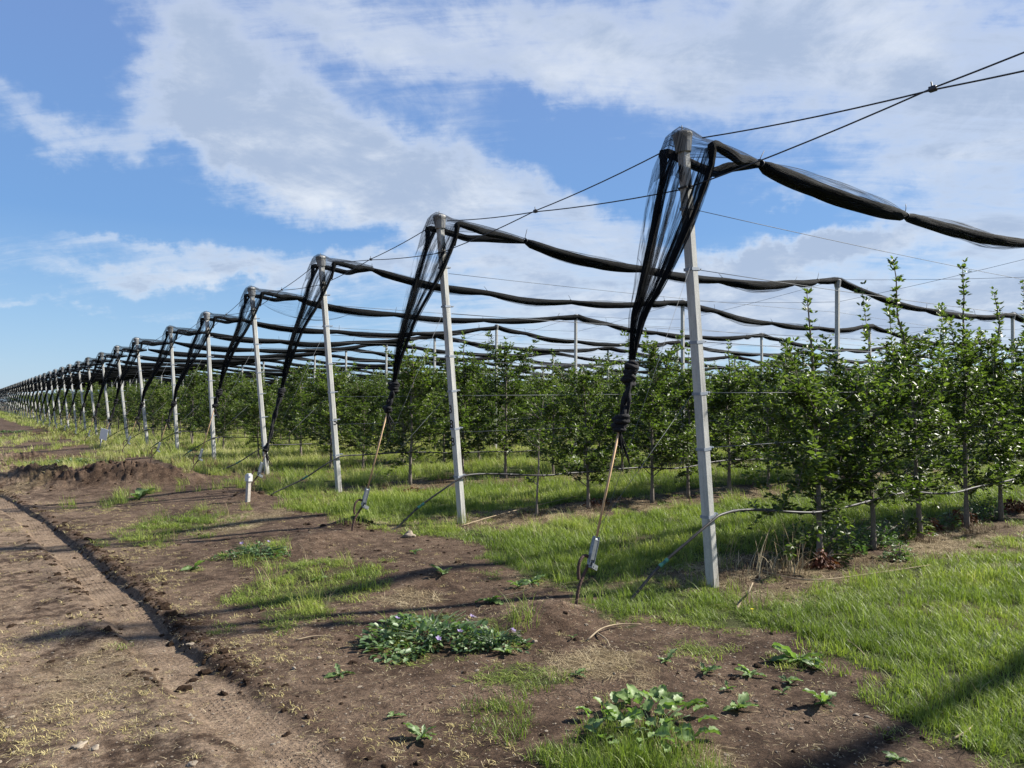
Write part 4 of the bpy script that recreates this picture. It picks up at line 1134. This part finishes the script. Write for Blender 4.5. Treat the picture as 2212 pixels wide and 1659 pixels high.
if far:
    FARV = [make_tree(240 + i, [2.45, 2.7, 2.6][i], 2.25, .42, .72, 19, .17, LEAF5, .8, None, 2, step=.11) for i in range(3)]
    FM = []
    for w, c in FARV:
        # wood and leaves of one distant shape in one mesh
        Vw = np.zeros(len(w.vertices) * 3, np.float32); w.vertices.foreach_get('co', Vw); Vc = np.zeros(len(c.vertices) * 3, np.float32); c.vertices.foreach_get('co', Vc)
        fw = [tuple(p.vertices) for p in w.polygons]; nw = len(w.vertices); fc = [tuple(v + nw for v in p.vertices) for p in c.polygons]
        me = bpy.data.meshes.new('far_tree'); me.from_pydata(np.concatenate([Vw.reshape(-1, 3), Vc.reshape(-1, 3)]).tolist(), [], fw + fc)
        me.materials.append(M_BARK); me.materials.append(M_FARLEAF); me.polygons.foreach_set('material_index', [0] * len(fw) + [1] * len(fc))
        ti = np.zeros(len(c.vertices), np.float32); c.attributes['tint'].data.foreach_get('value', ti)
        at = me.attributes.new('tint', 'FLOAT', 'POINT'); at.data.foreach_set('value', np.concatenate([np.zeros(nw, np.float32), ti])); FM.append(me)
    fa = np.array(far); m = len(fa)
    scatter('distant_apple_trees', np.stack([fa[:, 0], fa[:, 1], ground_z(fa[:, 0], fa[:, 1], False)], 1), np.stack([np.zeros(m), np.zeros(m), RNG.uniform(0, 6.28, m)], 1), RNG.uniform(.92, 1.1, m), RNG.integers(0, 3, m), FM,
            label='dense distant apple rows merging into one green band under the nets', category='trees')


def blades(seed, nb, rad, h, w, bend, seg=3, tint=(.0, 1.0), lay=0.0):
    """one tuft of grass"""
    r = np.random.default_rng(seed); V, Q, T3, A = [], [], [], []
    for _ in range(nb):
        a = r.uniform(0, 6.28); d = rad * math.sqrt(r.random()); b = np.array([math.cos(a) * d, math.sin(a) * d, -.01])
        hh = h * r.uniform(.45, 1.2); az = r.uniform(0, 6.28); out = np.array([math.cos(az), math.sin(az), 0]); bn = bend * r.uniform(.2, 1.3) + lay
        sd_ = np.array([-out[1], out[0], 0]) * w * r.uniform(.6, 1.2) * .5
        n0 = sum(len(x) for x in V); t0 = np.clip(r.normal(sum(tint) / 2, (tint[1] - tint[0]) / 3.2), 0, 1); pts = []
        for k in range(seg):
            q = k / seg; c = b + out * (bn * hh * q * q) + np.array([0, 0, hh * q * (1 - .45 * bn * q)])
            pts += [c - sd_ * (1 - .55 * q), c + sd_ * (1 - .55 * q)]
        tip = b + out * bn * hh + np.array([0, 0, max(hh * (1 - .45 * bn), .004)]); pts.append(tip)
        V.append(np.array(pts)); A += [t0 * .9 + .1 * (j // 2) / seg for j in range(len(pts))]
        for k in range(seg - 1): Q.append((n0 + 2 * k, n0 + 2 * k + 1, n0 + 2 * k + 3, n0 + 2 * k + 2))
        T3.append((n0 + 2 * seg - 2, n0 + 2 * seg - 1, n0 + 2 * seg))
    return np.concatenate(V), [np.array(Q), np.array(T3)], np.array(A)


def tuft(mat, *a, **k):
    V, Fs, A = blades(*a, **k); return new_mesh('tuft', V, Fs, mat, True, {'tint': A})


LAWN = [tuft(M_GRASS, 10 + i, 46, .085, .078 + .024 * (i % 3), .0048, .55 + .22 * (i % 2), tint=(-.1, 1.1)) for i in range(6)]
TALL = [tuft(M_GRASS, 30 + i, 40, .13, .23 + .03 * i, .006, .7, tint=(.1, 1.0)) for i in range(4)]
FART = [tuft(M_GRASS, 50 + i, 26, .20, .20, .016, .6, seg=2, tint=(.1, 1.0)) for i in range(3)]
SEED = [tuft(M_STRAW, 60 + i, 7, .07, .30, .003, .5, tint=(.3, 1)) for i in range(2)]
STRW = [tuft(M_STRAW, 70 + i, 22, .12, .10, .0035, 1.2, lay=.9, seg=3, tint=(0, 1)) for i in range(4)]
STUB = [tuft(M_STUB, 80 + i, 15, .05, .045, .0052, 1.0, lay=.35, seg=2, tint=(.1, 1)) for i in range(4)]
CHAFF = [tuft(M_STRAW, 170 + i, 5, .10, .026, .0028, .8, lay=1.6, seg=2, tint=(0, 1)) for i in range(4)]
BRW = [tuft(M_BROWNWEED, 90 + i, 34, .10, .16, .004, .8, tint=(0, 1)) for i in range(3)]


def sample(d0, d1, dens, fn, seed, x_lo=-4):
    """points in the camera's wide view between two distances; fn gives the keep probability"""
    r = np.random.default_rng(seed)
    area = .5 * 1.55 * (d1 ** 2 - d0 ** 2); m = int(area * dens)
    b = r.uniform(-.22, 1.40, m); d = np.sqrt(r.uniform(d0 ** 2, d1 ** 2, m))
    x = d * np.sin(b) + r.uniform(-1, 1, m) * 0; y = d * np.cos(b)
    ok = (r.random(m) < fn(x, y)) & (x > x_lo)
    return x[ok], y[ok], r


def place(name, x, y, r, scl, var, protos, sink=.0, **k):
    m = len(x)
    if not m: return
    rot = np.stack([r.normal(0, .08, m), r.normal(0, .08, m), r.uniform(0, 6.28, m)], 1)
    return scatter(name, np.stack([x, y, ground_z(x, y) - sink], 1), rot, scl, var, protos, **k)


def gfun(x, y): return np.clip(cover(x, y)[0], 0, 1)
def sfun(x, y): return np.clip(cover(x, y)[1], 0, 1)


def cat(parts):
    return [np.concatenate([p[i] for p in parts]) for i in range(len(parts[0]))]


P = []
for (d0, d1, dn, s, sd_) in ((1.0, 4.5, 230, .85, 1), (4.5, 8, 150, 1.0, 2), (8, 14, 62, 1.35, 3)):
    x, y, r = sample(d0, d1, dn, gfun, sd_)
    pat = patches(x, y, GPATCH); P.append((x, y, s * r.uniform(.7, 1.25, len(x)) * (.75 + .5 * fbm(x * .9, y * .9, 3)), r.integers(0, 6, len(x))))
x, y, s, v = cat(P)
lawnz = np.where(x < np.interp(y, EDGE[:, 0], EDGE[:, 1]), .42, .92) * (.45 + .55 * sstep(rowdist(y), .75, 1.3))
lawnz = np.where((y < 3.4) & (x < 3.6), .7 + .95 * np.exp(-((x - 2.55) ** 2 + (y - 2.35) ** 2) / .16), lawnz)
place('grass', x, y, np.random.default_rng(5), np.stack([s, s, s * lawnz], 1), v, LAWN, label='short bright green grass covering the alleys between the rows', category='grass')
P = []
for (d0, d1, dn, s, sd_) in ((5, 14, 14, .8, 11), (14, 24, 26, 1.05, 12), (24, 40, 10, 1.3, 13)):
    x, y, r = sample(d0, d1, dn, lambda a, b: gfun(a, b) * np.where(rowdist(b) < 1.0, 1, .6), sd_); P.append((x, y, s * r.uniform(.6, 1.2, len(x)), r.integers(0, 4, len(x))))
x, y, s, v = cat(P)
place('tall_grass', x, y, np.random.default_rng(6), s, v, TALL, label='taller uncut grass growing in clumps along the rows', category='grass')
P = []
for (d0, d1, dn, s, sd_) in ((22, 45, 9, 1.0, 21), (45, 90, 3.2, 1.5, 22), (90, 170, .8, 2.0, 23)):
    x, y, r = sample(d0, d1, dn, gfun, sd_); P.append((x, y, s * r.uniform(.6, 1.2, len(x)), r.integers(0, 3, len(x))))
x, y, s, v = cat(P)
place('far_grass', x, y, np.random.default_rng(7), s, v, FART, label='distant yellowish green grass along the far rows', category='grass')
x, y, r = sample(2, 40, 3.0, lambda a, b: gfun(a, b) * .8, 31)
place('seed_stalks', x, y, r, r.uniform(.5, 1.2, len(x)), r.integers(0, 2, len(x)), SEED, label='pale dry seed stalks standing among the green grass', category='grass')
P = []
for (d0, d1, dn, s, sd_) in ((1, 6, 330, .55, 41), (6, 12, 110, .9, 42), (12, 30, 18, 1.2, 43)):
    x, y, r = sample(d0, d1, dn, sfun, sd_); P.append((x, y, s * r.uniform(.6, 1.2, len(x)), r.integers(0, 4, len(x))))
x, y, s, v = cat(P)
place('straw', x, y, np.random.default_rng(8), np.stack([s, s, s * .45], 1), v, STRW, label='pale cut straw lying in mats on the bare soil', category='straw')
P = []
rowf = lambda a, b: (sstep(-rowdist(b), -.5, -.15) * (a > 4.9)) * sstep(fbm(a * 1.7, b * 1.7, 2), .35, .6)
for (d0, d1, dn, s, sd_) in ((3, 12, 40, .8, 51), (12, 40, 7, 1.2, 52)):
    x, y, r = sample(d0, d1, dn, rowf, sd_); P.append((x, y, s * r.uniform(.5, 1.2, len(x)), r.integers(0, 3, len(x))))
for (d0, d1, dn, s, sd_) in ((9, 18, 24, .9, 53), (18, 60, 18, 1.5, 54)):
    x, y, r = sample(d0, d1, dn, lambda a, b: (np.exp(-((a - 4.6) / 1.5) ** 2)) * sstep(fbm(a * 1.1 + 9, b * .9, 3), .42, .6) * (b > 9) * gfun(a, b), sd_); P.append((x, y, s * r.uniform(.5, 1.2, len(x)), r.integers(0, 3, len(x))))
x, y, s, v = cat(P)
place('withered_weeds', x, y, np.random.default_rng(9), s, v, BRW, label='withered brown weeds standing under the tree rows', category='weeds')
# dry yellow stubs on the trodden road
def stubf(x, y):
    return np.clip(sstep(-x, -2.9, -1.0) * sstep(fbm(x * 1.6 + 3, y * 1.6, 4), .46, .60) + .10, 0, 1) * (1 - gfun(x, y)) * (1 - .93 * np.exp(-((x - np.interp(y, RUTC[:, 0], RUTC[:, 1])) / .3) ** 4)) * (x < 4.2)
P = []
for (d0, d1, dn, s, sd_) in ((1, 6, 340, .8, 61), (6, 14, 150, .95, 62), (14, 30, 12, 1.4, 63)):
    x, y, r = sample(d0, d1, dn, stubf, sd_, -6); P.append((x, y, s * r.uniform(.35, 1.1, len(x)), r.integers(0, 4, len(x))))
x, y, s, v = cat(P)
place('dry_grass_stubs', x, y, np.random.default_rng(10), s, v, STUB, label='tiny yellowed grass stubs scattered over the dirt road', category='dry grass')


P = []
for (d0, d1, dn, s, sd_) in ((1, 6, 130, .9, 161), (6, 14, 45, 1.2, 162)):
    x, y, r = sample(d0, d1, dn, lambda a, b: (1 - gfun(a, b)) * (a < 5.4), sd_, -6); P.append((x, y, s * r.uniform(.5, 1.3, len(x)), r.integers(0, 4, len(x))))
x, y, s, v = cat(P)
place('chaff', x, y, np.random.default_rng(14), np.stack([s, s, s * .3], 1), v, CHAFF, label='loose straw slivers littering the bare soil', category='straw')


def rock(seed, flat=.6, rough=.3, sub=2):
    import bmesh
    bm = bmesh.new(); bmesh.ops.create_icosphere(bm, subdivisions=sub, radius=1.0); r = np.random.default_rng(seed)
    V = np.array([v.co[:] for v in bm.verts]); Fs = np.array([[v.index for v in f.verts] for f in bm.faces]); bm.free()
    o = r.uniform(0, 50, 3)
    k = 1 + rough * 2 * (fbm(V[:, 0] * 1.3 + o[0], V[:, 1] * 1.3 + V[:, 2] * 1.7 + o[1], 3) - .5)
    V = V * k[:, None] * np.array([1, r.uniform(.6, .9), flat]); return V, Fs


ROCKM = []
for i in range(4):
    V, Fs = rock(i, .55, .45, 1); ROCKM.append(new_mesh('pebble', V, [Fs], M_STONE, False))
CLODM = []
for i in range(4):
    V, Fs = rock(20 + i, .7, .6, 2); CLODM.append(new_mesh('clod', V, [Fs], M_CLOD, False))
bare = lambda x, y: (1 - gfun(x, y)) * (x < 5.2)
P = []
for (d0, d1, dn, sd_) in ((1, 6, 260, 71), (6, 20, 60, 72)):
    x, y, r = sample(d0, d1, dn, bare, sd_); P.append((x, y, np.minimum(r.lognormal(-5.5, .55, len(x)), .018), r.integers(0, 4, len(x))))
x, y, s, v = cat(P)
place('gravel', x, y, np.random.default_rng(12), s, v, ROCKM, label='tiny pale pebbles strewn over the bare soil', category='gravel')


def clodf(x, y):
    q = x - np.interp(y, RUTC[:, 0], RUTC[:, 1])
    k = np.exp(-((q - .24) / .09) ** 2) * np.interp(y, [1, 4, 5.2, 9.5, 13], [.12, .18, 1, 1, .6]) + .4 * np.exp(-((q + .25) / .1) ** 2) * np.interp(y, [4, 6, 10, 12], [0, .6, .6, .2]) + .03
    for (cx, cy, rx, ry, h, a) in MOUNDS[1:7]: k = k + .35 * np.exp(-(((x - cx) / rx) ** 2 + ((y - cy) / ry) ** 2))
    return np.clip(k, 0, 1) * (1 - gfun(x, y))


P = []
for (d0, d1, dn, sd_) in ((2, 10, 650, 81), (10, 22, 110, 82)):
    x, y, r = sample(d0, d1, dn, clodf, sd_, -1); P.append((x, y, np.minimum(r.lognormal(-4.4, .5, len(x)), .045) * (1 if d0 < 5 else 1.5), r.integers(0, 4, len(x))))
x, y, s, v = cat(P)
place('soil_clods', x, y, np.random.default_rng(13), s, v, CLODM, sink=.002, label='dark crumbly clods along the lip of the wheel track and heaps', category='soil')


# ------------------------------------------------------------------ single things on the ground
def stone(px, py, s, lab, flat=.5, seed=1):
    p = gp(px, py); V, Fs = rock(seed, flat, .75, 3); s = s * .72
    thing('stone', lab, 'stone', (p[0], p[1], float(ground_z(p[0], p[1])) + s * flat * .35), (0, 0, seed), group='stones on the bare soil', me=new_mesh('stone', V * s, [Fs], M_STONE, True))


stone(1155, 1386, .022, 'small white stone right of the flowering mallow clump', .8, 3)
stone(690, 1420, .028, 'pale flat stone between wheel track and mallow clump', .4, 4)
stone(635, 1445, .020, 'little brown-white stone on the edge of the wheel track', .7, 5)
stone(885, 1160, .10, 'large rounded pale stone beside the hose end near the stencilled post', .6, 6)
stone(172, 1612, .060, 'crusty white stone lying at the lower left of the road', .35, 7)
stone(205, 1618, .035, 'lesser crusty stone touching the right of the crusty white one', .4, 8)
stone(410, 1395, .04, 'flat pale stone in the wheel track below the clods', .25, 9)
stone(415, 1650, .035, 'pale stone at the bottom edge near the track', .3, 10)
stone(1850, 1545, .022, 'small white stone on dark soil left of the lower right shade', .5, 12)
stone(1710, 1355, .018, 'small white stone by the edge of the right grass', .6, 13)

# white-capped stake and white tag
p = gp(535, 1084)
t_ = thing('marker_stake', 'small weathered white stake with a white plastic cap by the third anchor', 'stake', tuple(p))
mb = MB(); mb.box((0, 0, .15), (.030, .030, .20), bev=.006); obj('stake', mb.mesh('stake', simple("weathered_wood", (.38, .35, .31), .8, .2, var=.3, nscale=25), False), t_, rot=(0, .04, .3))
mb = MB(); mb.box((0, 0, .385), (.047, .047, .052), bev=.012); mb.box((0, 0, .446), (.030, .030, .012), bev=.008); obj('stake_cap', mb.mesh('stake_cap', M_WHITE, False), t_, rot=(0, .04, .3))
obj('cap_mark', number_mesh('=', .05, M_BLUE), t_, (.010, -.053, .39), (math.pi / 2, 0, .3))
_A = ANCH[7]
tagp = np.array(_A.location) + np.array([.0, -.10, .05])
t_ = thing('white_tag', 'small slanted white tag board fixed beside the sixth ground anchor', 'tag', tuple(tagp))
RT = (math.radians(12), 0, -YAW * .9)
obj('tag_board', MB().box((0, 0, .50), (.13, .004, .20)).mesh('tag_board', simple('tag_white', (.78, .79, .80), .5, .4, var=.05), False), t_, rot=(RT[0], .25, RT[2]))
obj('tag_stem', MB().tube([(-.05, 0, -.05), (.0, 0, .34)], .022, 6).mesh('tag_stem', M_ZINC), t_)
obj('tag_number', number_mesh('4', .14, M_BLUE), t_, (.10, -.10, .43), (RT[0] + math.pi / 2, .25, RT[2]))

# twigs and pale branch
def twig(pxs, r, lab, z=.01, grp='dry twigs on the ground', mat=None):
    Q3 = []
    for (px, py, dz) in pxs:
        p = gp(px, py, dz); Q3.append((p[0], p[1], float(ground_z(p[0], p[1])) + dz + z))
    c = np.array(Q3[0]); P = spline(np.array(Q3) - c, 14)
    thing('twig', lab, 'twig', tuple(c), group=grp, me=MB().tube(P, np.linspace(r, r * .45, 14), 5).mesh('twig', mat or M_TWIG))


twig([(1592, 1318, .0), (1600, 1300, .02), (1615, 1285, .10), (1626, 1262, .16)], .013, 'short pale broken branch propped right of the nearest post')
twig([(1270, 1385, .0), (1300, 1360, .03), (1340, 1350, .02), (1385, 1352, 0)], .007, 'long dry root curling below the nearest anchor mound')
twig([(1290, 1370, .0), (1310, 1385, .02), (1318, 1402, .0)], .006, 'short forked root under the anchor mound')
twig([(1085, 1290, 0), (1120, 1282, .02), (1146, 1272, .05), (1143, 1262, .06)], .005, 'thin curved twig on bare soil left of the anchor mound')
twig([(995, 1138, 0), (1060, 1118, .04), (1150, 1095, .06), (1250, 1072, .05)], .009, 'long pale prunings lying right of the stencilled post')
twig([(1640, 1235, 0), (1750, 1255, .02), (1890, 1240, .03), (2010, 1222, .02)], .008, 'long pale reed lying below the nearest tree row')
twig([(2060, 1600, 0), (2090, 1582, .02), (2110, 1562, .0)], .006, 'short dry stick near the lower right corner')
twig([(640, 1385, 0), (680, 1376, .01), (720, 1378, 0)], .006, 'pale straw piece lying left of the mallow clump')
twig([(1780, 1350, 0), (1850, 1400, .02), (1880, 1435, .0)], .005, 'thin runner stem crossing the grass edge at right')

# dry stalks beside the nearest post
for (px, py, hgt, m, lab) in ((1700, 1235, .85, 9, 'tall pale dry grass stalks standing below the nearest tree'), (1640, 1240, .55, 8, 'shorter dry stalk clump right of the nearest post'), (1560, 1225, .45, 6, 'yellowish reed leaves low beside the nearest post')):
    p = gp(px, py); mb = MB(); rr = random.Random(px)
    for i in range(m):
        a = rr.uniform(0, 6.28); l = hgt * rr.uniform(.4, 1); b = np.array([rr.uniform(-.14, .14), rr.uniform(-.08, .08), 0]); e = b + np.array([math.cos(a) * l * .35, math.sin(a) * l * .3, l])
        mb.tube(spline([b, (b + e) / 2 + (0, 0, l * .1), e], 7), np.linspace(.0035, .001, 7), 3, a=rr.random())
    V, Fs, A = blades(px, 26, .2, hgt * .5, .009, .8, tint=(.3, 1)); mb.add(V, Fs, A)
    thing('dry_stalks', lab, 'dry grass', tuple(p), group='dry stalks under the nearest row', me=mb.mesh('dry_stalks', M_STRAW))


# leafy suckers and withered red-brown clumps at the tree feet
def leaf_clump(seed, n, rx, ry, h, L, mat, name, stems=True, droop=.2, hang=False):
    r = np.random.default_rng(seed); a = r.uniform(0, 6.28, n); d = np.sqrt(r.random(n)); d = d * (1 + .30 * np.sin(3 * a + seed) + .18 * np.sin(5 * a + 2 * seed)); zz = h * (r.random(n) ** .7) * np.clip(1 - .5 * d ** 2, .12, 1) * (.75 + .35 * np.sin(2 * a + seed))
    B = np.stack([rx * d * np.cos(a), ry * d * np.sin(a), zz], 1); D = np.stack([np.cos(a) + r.normal(0, .5, n), np.sin(a) + r.normal(0, .5, n), r.normal(-.6 if hang else .3, .4, n)], 1)
    N = np.stack([r.normal(0, .5, n), r.normal(0, .5, n), np.ones(n)], 1); Ls = L * r.uniform(.5, 1.2, n)
    V, Fs, ti = leaves(B, D, N, Ls, Ls * r.uniform(.45, .7, n), LEAF8, r.random(n)); return new_mesh(name, V, Fs, mat, True, {'tint': ti})


def stems_mesh(seed, n, rx, ry, h, mat):
    rr = random.Random(seed); mb = MB()
    for i in range(n):
        a = rr.uniform(0, 6.28); l = h * rr.uniform(.6, 1); e = np.array([math.cos(a) * rx * .8, math.sin(a) * ry * .8, l])
        mb.tube(spline([(0, 0, -.02), e * (.35, .35, .55), e], 5), np.linspace(.005, .002, 5), 4)
    return mb.mesh('stems', mat)


def clump(px, py, dy, lab, n, rx, ry, h, L, mat, seed, cat_='plant', name='sucker_shoots', hang=False):
    p = gp(px, py); p = np.array([p[0], p[1] + dy, 0]); p[2] = float(ground_z(p[0], p[1], False))
    t_ = thing(name, lab, cat_, tuple(p), group='shoots at the feet of the nearest trees')
    obj('foliage', leaf_clump(seed, n, rx, ry, h, L, mat, 'foliage', hang=hang), t_); obj('stems', stems_mesh(seed, 12, rx, ry, h, M_BARK), t_)


clump(1795, 1212, .05, 'leafy green suckers around the foot of the nearest tree', 330, .20, .18, .42, .06, M_APPLE, 5)
clump(1775, 1225, -.02, 'red-brown withered shoots in front of the nearest tree foot', 330, .22, .10, .19, .06, M_BROWNLEAF, 6, name='withered_shoots', hang=True)
clump(1905, 1180, .0, 'mixed green weeds between the first and second nearest trees', 420, .32, .16, .34, .05, M_MALLOW, 7)
clump(1930, 1205, -.06, 'low bushy weeds at the edge of the straw strip', 200, .22, .10, .18, .045, M_WEED, 8)
clump(2000, 1150, .0, 'brown tangled dead shoots under the third tree of the nearest row', 300, .25, .12, .22, .06, M_BROWNLEAF, 9, name='withered_shoots', hang=True)
clump(2090, 1135, .05, 'red-brown dead shoots under the fourth tree of the nearest row', 320, .25, .12, .24, .06, M_BROWNLEAF, 10, name='withered_shoots', hang=True)
clump(2050, 1140, .0, 'pale green weeds between dead shoots of the nearest row', 200, .2, .1, .22, .06, M_WEED, 11)
clump(2190, 1105, .0, 'red-brown dead shoots by the right edge', 300, .35, .15, .22, .06, M_BROWNLEAF, 12, name='withered_shoots', hang=True)
clump(895, 1065, .0, 'brown leafy litter round the bent trunk of a third-row tree', 260, .3, .16, .12, .06, M_BROWNLEAF, 13, name='withered_shoots', hang=True)
clump(1290, 1092, .0, 'brown dead shoots at a tree foot left of the nearest strap', 200, .22, .12, .12, .06, M_BROWNLEAF, 14, name='withered_shoots', hang=True)


M_BURD = m_leaf('burdock_leaf', [(0, (.06, .11, .03)), (.5, (.14, .21, .065)), (1, (.27, .34, .16))], .3, .5, .4, 1.2)


for q, (px, py) in enumerate(((1850, 1190), (1965, 1165), (2130, 1120), (1740, 1200))):
    clump(px, py, .04, ['low dark green weeds right behind the withered clump of the nearest tree', 'low dark green weeds left of the third tree foot', 'low dark green weeds left of the fifth tree foot', 'low green weeds left of the nearest tree foot'][q], 620, .42, .18, .36, .055, M_APPLE if q % 2 else M_MALLOW, 40 + q)
# broadleaf weeds: every leaf a piece of its own
def weed_leaf(seed, L, W, wav, mat, roundish=False):
    r = np.random.default_rng(seed); nu, nv = 9, 5; V = []
    for i in range(nu):
        t = i / (nu - 1)
        w = W * (math.sin(math.pi * min(1, t * 1.02)) ** .6 if roundish else (math.sin(math.pi * t ** 1.25) ** .8 * .95 + .05)) * (1 + (.24 * wav * math.sin(i * 2.6 + seed) if wav else 0))
        for j in range(nv):
            s = (j / (nv - 1) - .5) * 2
            V.append((L * t + .02 * L * math.sin(3 * t + seed), w * s * .5 + .08 * L * math.sin(2.2 * t + seed * 1.7) * t, L * (.42 * t - .52 * t * t) + .16 * W * abs(s) + min(wav, 1.2) * W * .13 * math.sin(i * 2.1 + j * 2.2 + seed)))
    V = np.array(V); i = (np.arange(nu - 1)[:, None] * nv + np.arange(nv - 1)[None]).ravel()
    ti = np.tile([.35, .45, .75, .45, .35], nu) + r.normal(0, .08, nu * nv)
    return new_mesh('leaf', V, [np.stack([i, i + nv, i + nv + 1, i + 1], 1)], mat, True, {'tint': ti})


RL = [weed_leaf(0, .12, .040, 1.4, M_WEED), weed_leaf(1, .10, .030, 2.0, M_WEED), weed_leaf(2, .125, .048, 1.0, M_BURD)]
BL = [weed_leaf(10 + i, .125, .085, .55, M_BURD, True) for i in range(4)]


def rosette(px, py, n, s, lab, seed, LM=RL, up=.25):
    p = gp(px, py); rr = random.Random(seed); z = float(ground_z(p[0], p[1]))
    t_ = thing('weed_rosette', lab, 'weed', (p[0], p[1], z), group='leafy weeds on the bare soil')
    for i in range(n):
        a = i * 2.4 + rr.uniform(-.6, .6); q = s * rr.uniform(.45, 1.3)
        obj('leaf', LM[rr.randrange(3)], t_, (0, 0, .006), (rr.uniform(-.5, .5), -up + rr.uniform(-.5, .3), a), (q, q * rr.uniform(.8, 1.2), q))


for k, (px, py, n, s, lab) in enumerate([
    (1440, 1432, 7, .9, 'weed rosette with pale broad leaves left of the low grass tuft'), (1527, 1455, 9, .75, 'jagged pale weed below the low grass tuft'), (1622, 1462, 10, .7, 'spiky star-shaped weed rosette in the middle of the dark soil'),
    (1722, 1432, 13, 1.15, 'largest pale weed rosette at the edge of the right grass'), (1765, 1448, 10, .8, 'green weed touching the largest pale rosette'), (1700, 1475, 8, .6, 'small weed just under the largest pale rosette'),
    (1595, 1532, 9, .75, 'lone pale rosette on bare dark soil, left of the longer weed'), (1778, 1522, 9, 1.0, 'long-leaved weed stretching right on the dark soil'), (1690, 1500, 6, .45, 'tiny folded weed alone on the dark soil'),
    (1572, 1492, 6, .4, 'tiny pale seedling above the lone pale rosette'), (1940, 1645, 8, .7, 'pale weed at the bottom edge in the lower right'), (1062, 1302, 10, 1.0, 'silvery-leaved weed just above the mallow clump'),
    (1150, 1262, 12, .9, 'leafy weed at the foot of the grass edge left of the anchor mound'), (1120, 1270, 9, .8, 'darker weed left beside the leafy weed at the grass edge'), (958, 1240, 9, 1.1, 'dark green weed on bare soil above the mallow clump'),
    (735, 1462, 9, .7, 'flat weed left of the mallow clump on bare soil'), (850, 1550, 6, .45, 'small yellowish seedling near the wheel track bottom'), (912, 1598, 8, .8, 'pale tufted seedling clump near the bottom edge'),
    (418, 1232, 8, 1.1, 'ragged weed between wheel track and grass patch'), (1090, 1412, 8, .6, 'small pale weed at the lower right of the mallow clump'), (1238, 1380, 5, .4, 'tiny weed below the anchor mound'),
    (895, 1195, 8, .7, 'small weed on bare soil below the pale stone'), (690, 1252, 8, .7, 'weed in front of the round green grass patch'), (300, 1080, 12, 2.2, 'bright leafy weed patch at the roadside far left'),
    (1245, 1460, 6, .6, 'flat grey-green weed lying in the straw mat'), (2105, 1610, 7, .5, 'grey weed near the lower right corner')]):
    rosette(px, py, n, s, lab, 300 + k)

# the big round-leaved weed at the bottom of the picture
p = gp(1415, 1585); t_ = thing('burdock', 'big clump of large round pale green leaves at the bottom, rising from grass', 'weed', (p[0], p[1], p[2]))
rr = random.Random(9)
for i in range(90):
    a = rr.uniform(0, 6.28); d = .30 * math.sqrt(rr.random()); q = rr.uniform(.35, .85); cx, cy = d * math.cos(a) * 1.05, d * math.sin(a) * 1.0 + .05
    z = .03 + .11 * (1 - (d / .3) ** 2) * rr.uniform(.2, 1.1)
    lf = obj('leaf', BL[rr.randrange(4)], t_, (cx, cy, z), (rr.uniform(-.6, .6), rr.uniform(-.8, .15), a + rr.uniform(-.9, .9)), (q, q, q))
mb = MB()
for i in range(16):
    a = rr.uniform(0, 6.28); d = .25 * math.sqrt(rr.random()); mb.tube(spline([(0, 0, -.02), (math.cos(a) * d * .6, math.sin(a) * d * .4, .06), (math.cos(a) * d * 1.0, math.sin(a) * d * .6, .08)], 5), .003, 4)
obj('stems', mb.mesh('stems', M_WEED), t_)

# mallow clump with lilac flowers
def mallow(px, py, n, rx, ry, h, L, nf, lab, seed, turn=0):
    p = gp(px, py); t_ = thing('flowering_mallow', lab, 'weed', tuple(p), (0, 0, -YAW + turn), 'low mallow clumps with lilac flowers')
    obj('foliage', leaf_clump(seed, n, rx, ry, h, L, M_MALLOW, 'foliage'), t_); obj('stems', stems_mesh(seed, 26, rx, ry, h, M_MALLOW), t_)
    rr = random.Random(seed)
    mb = MB()
    for k in range(5):
        a = k * 1.2566; c, s = math.cos(a), math.sin(a)
        mb.add([(0, 0, 0), (c * .012 - s * .009, s * .012 + c * .009, .006), (c * .024, s * .024, .010), (c * .012 + s * .009, s * .012 - c * .009, .006)], np.array([(0, 3, 2, 1)]), rr.random())
    fm = mb.mesh('flower', M_PETAL)
    for k in range(nf):
        a = rr.uniform(0, 6.28); d = rr.uniform(.4, .98)
        obj('flower', fm, t_, (rx * d * math.cos(a), ry * d * math.sin(a), h * (1.02 - .5 * d * d) + .01), (rr.uniform(.2, .9), rr.uniform(-.4, .4), rr.uniform(0, 3)), (1.0,) * 3)


mallow(925, 1385, 1000, .44, .36, .16, .055, 7, 'dense low mallow clump with lilac flowers in the middle of the bare soil', 21)
mallow(1065, 1395, 330, .24, .13, .10, .040, 4, 'flatter mallow tail trailing right of the dense mallow clump', 22)
mallow(560, 1200, 420, .36, .26, .13, .045, 3, 'farther mallow clump with faint flowers above the round grass patch', 23)
mallow(160, 990, 520, 1.0, .4, .12, .08, 0, 'leafy weeds sprawling on top of the dark spoil heap at left', 24)
mallow(30, 935, 420, 1.2, .5, .15, .09, 0, 'leafy weeds beyond the spoil heap at the left edge', 25)
# one yellow flower in the grass
p = gp(1625, 1330); mb = MB()
for k in range(8):
    a = k * .785; c, s = math.cos(a), math.sin(a); mb.add([(0, 0, .05), (c * .008 - s * .004, s * .008 + c * .004, .052), (c * .017, s * .017, .055), (c * .008 + s * .004, s * .008 - c * .004, .052)], np.array([(0, 3, 2, 1)]), .5)
mb.tube([(0, 0, -.01), (0, 0, .05)], .0015, 4)
thing('yellow_flower', 'single small yellow flower in the grass right of the nearest post', 'flower', tuple(p), me=mb.mesh('yellow_flower', M_YELLOW))
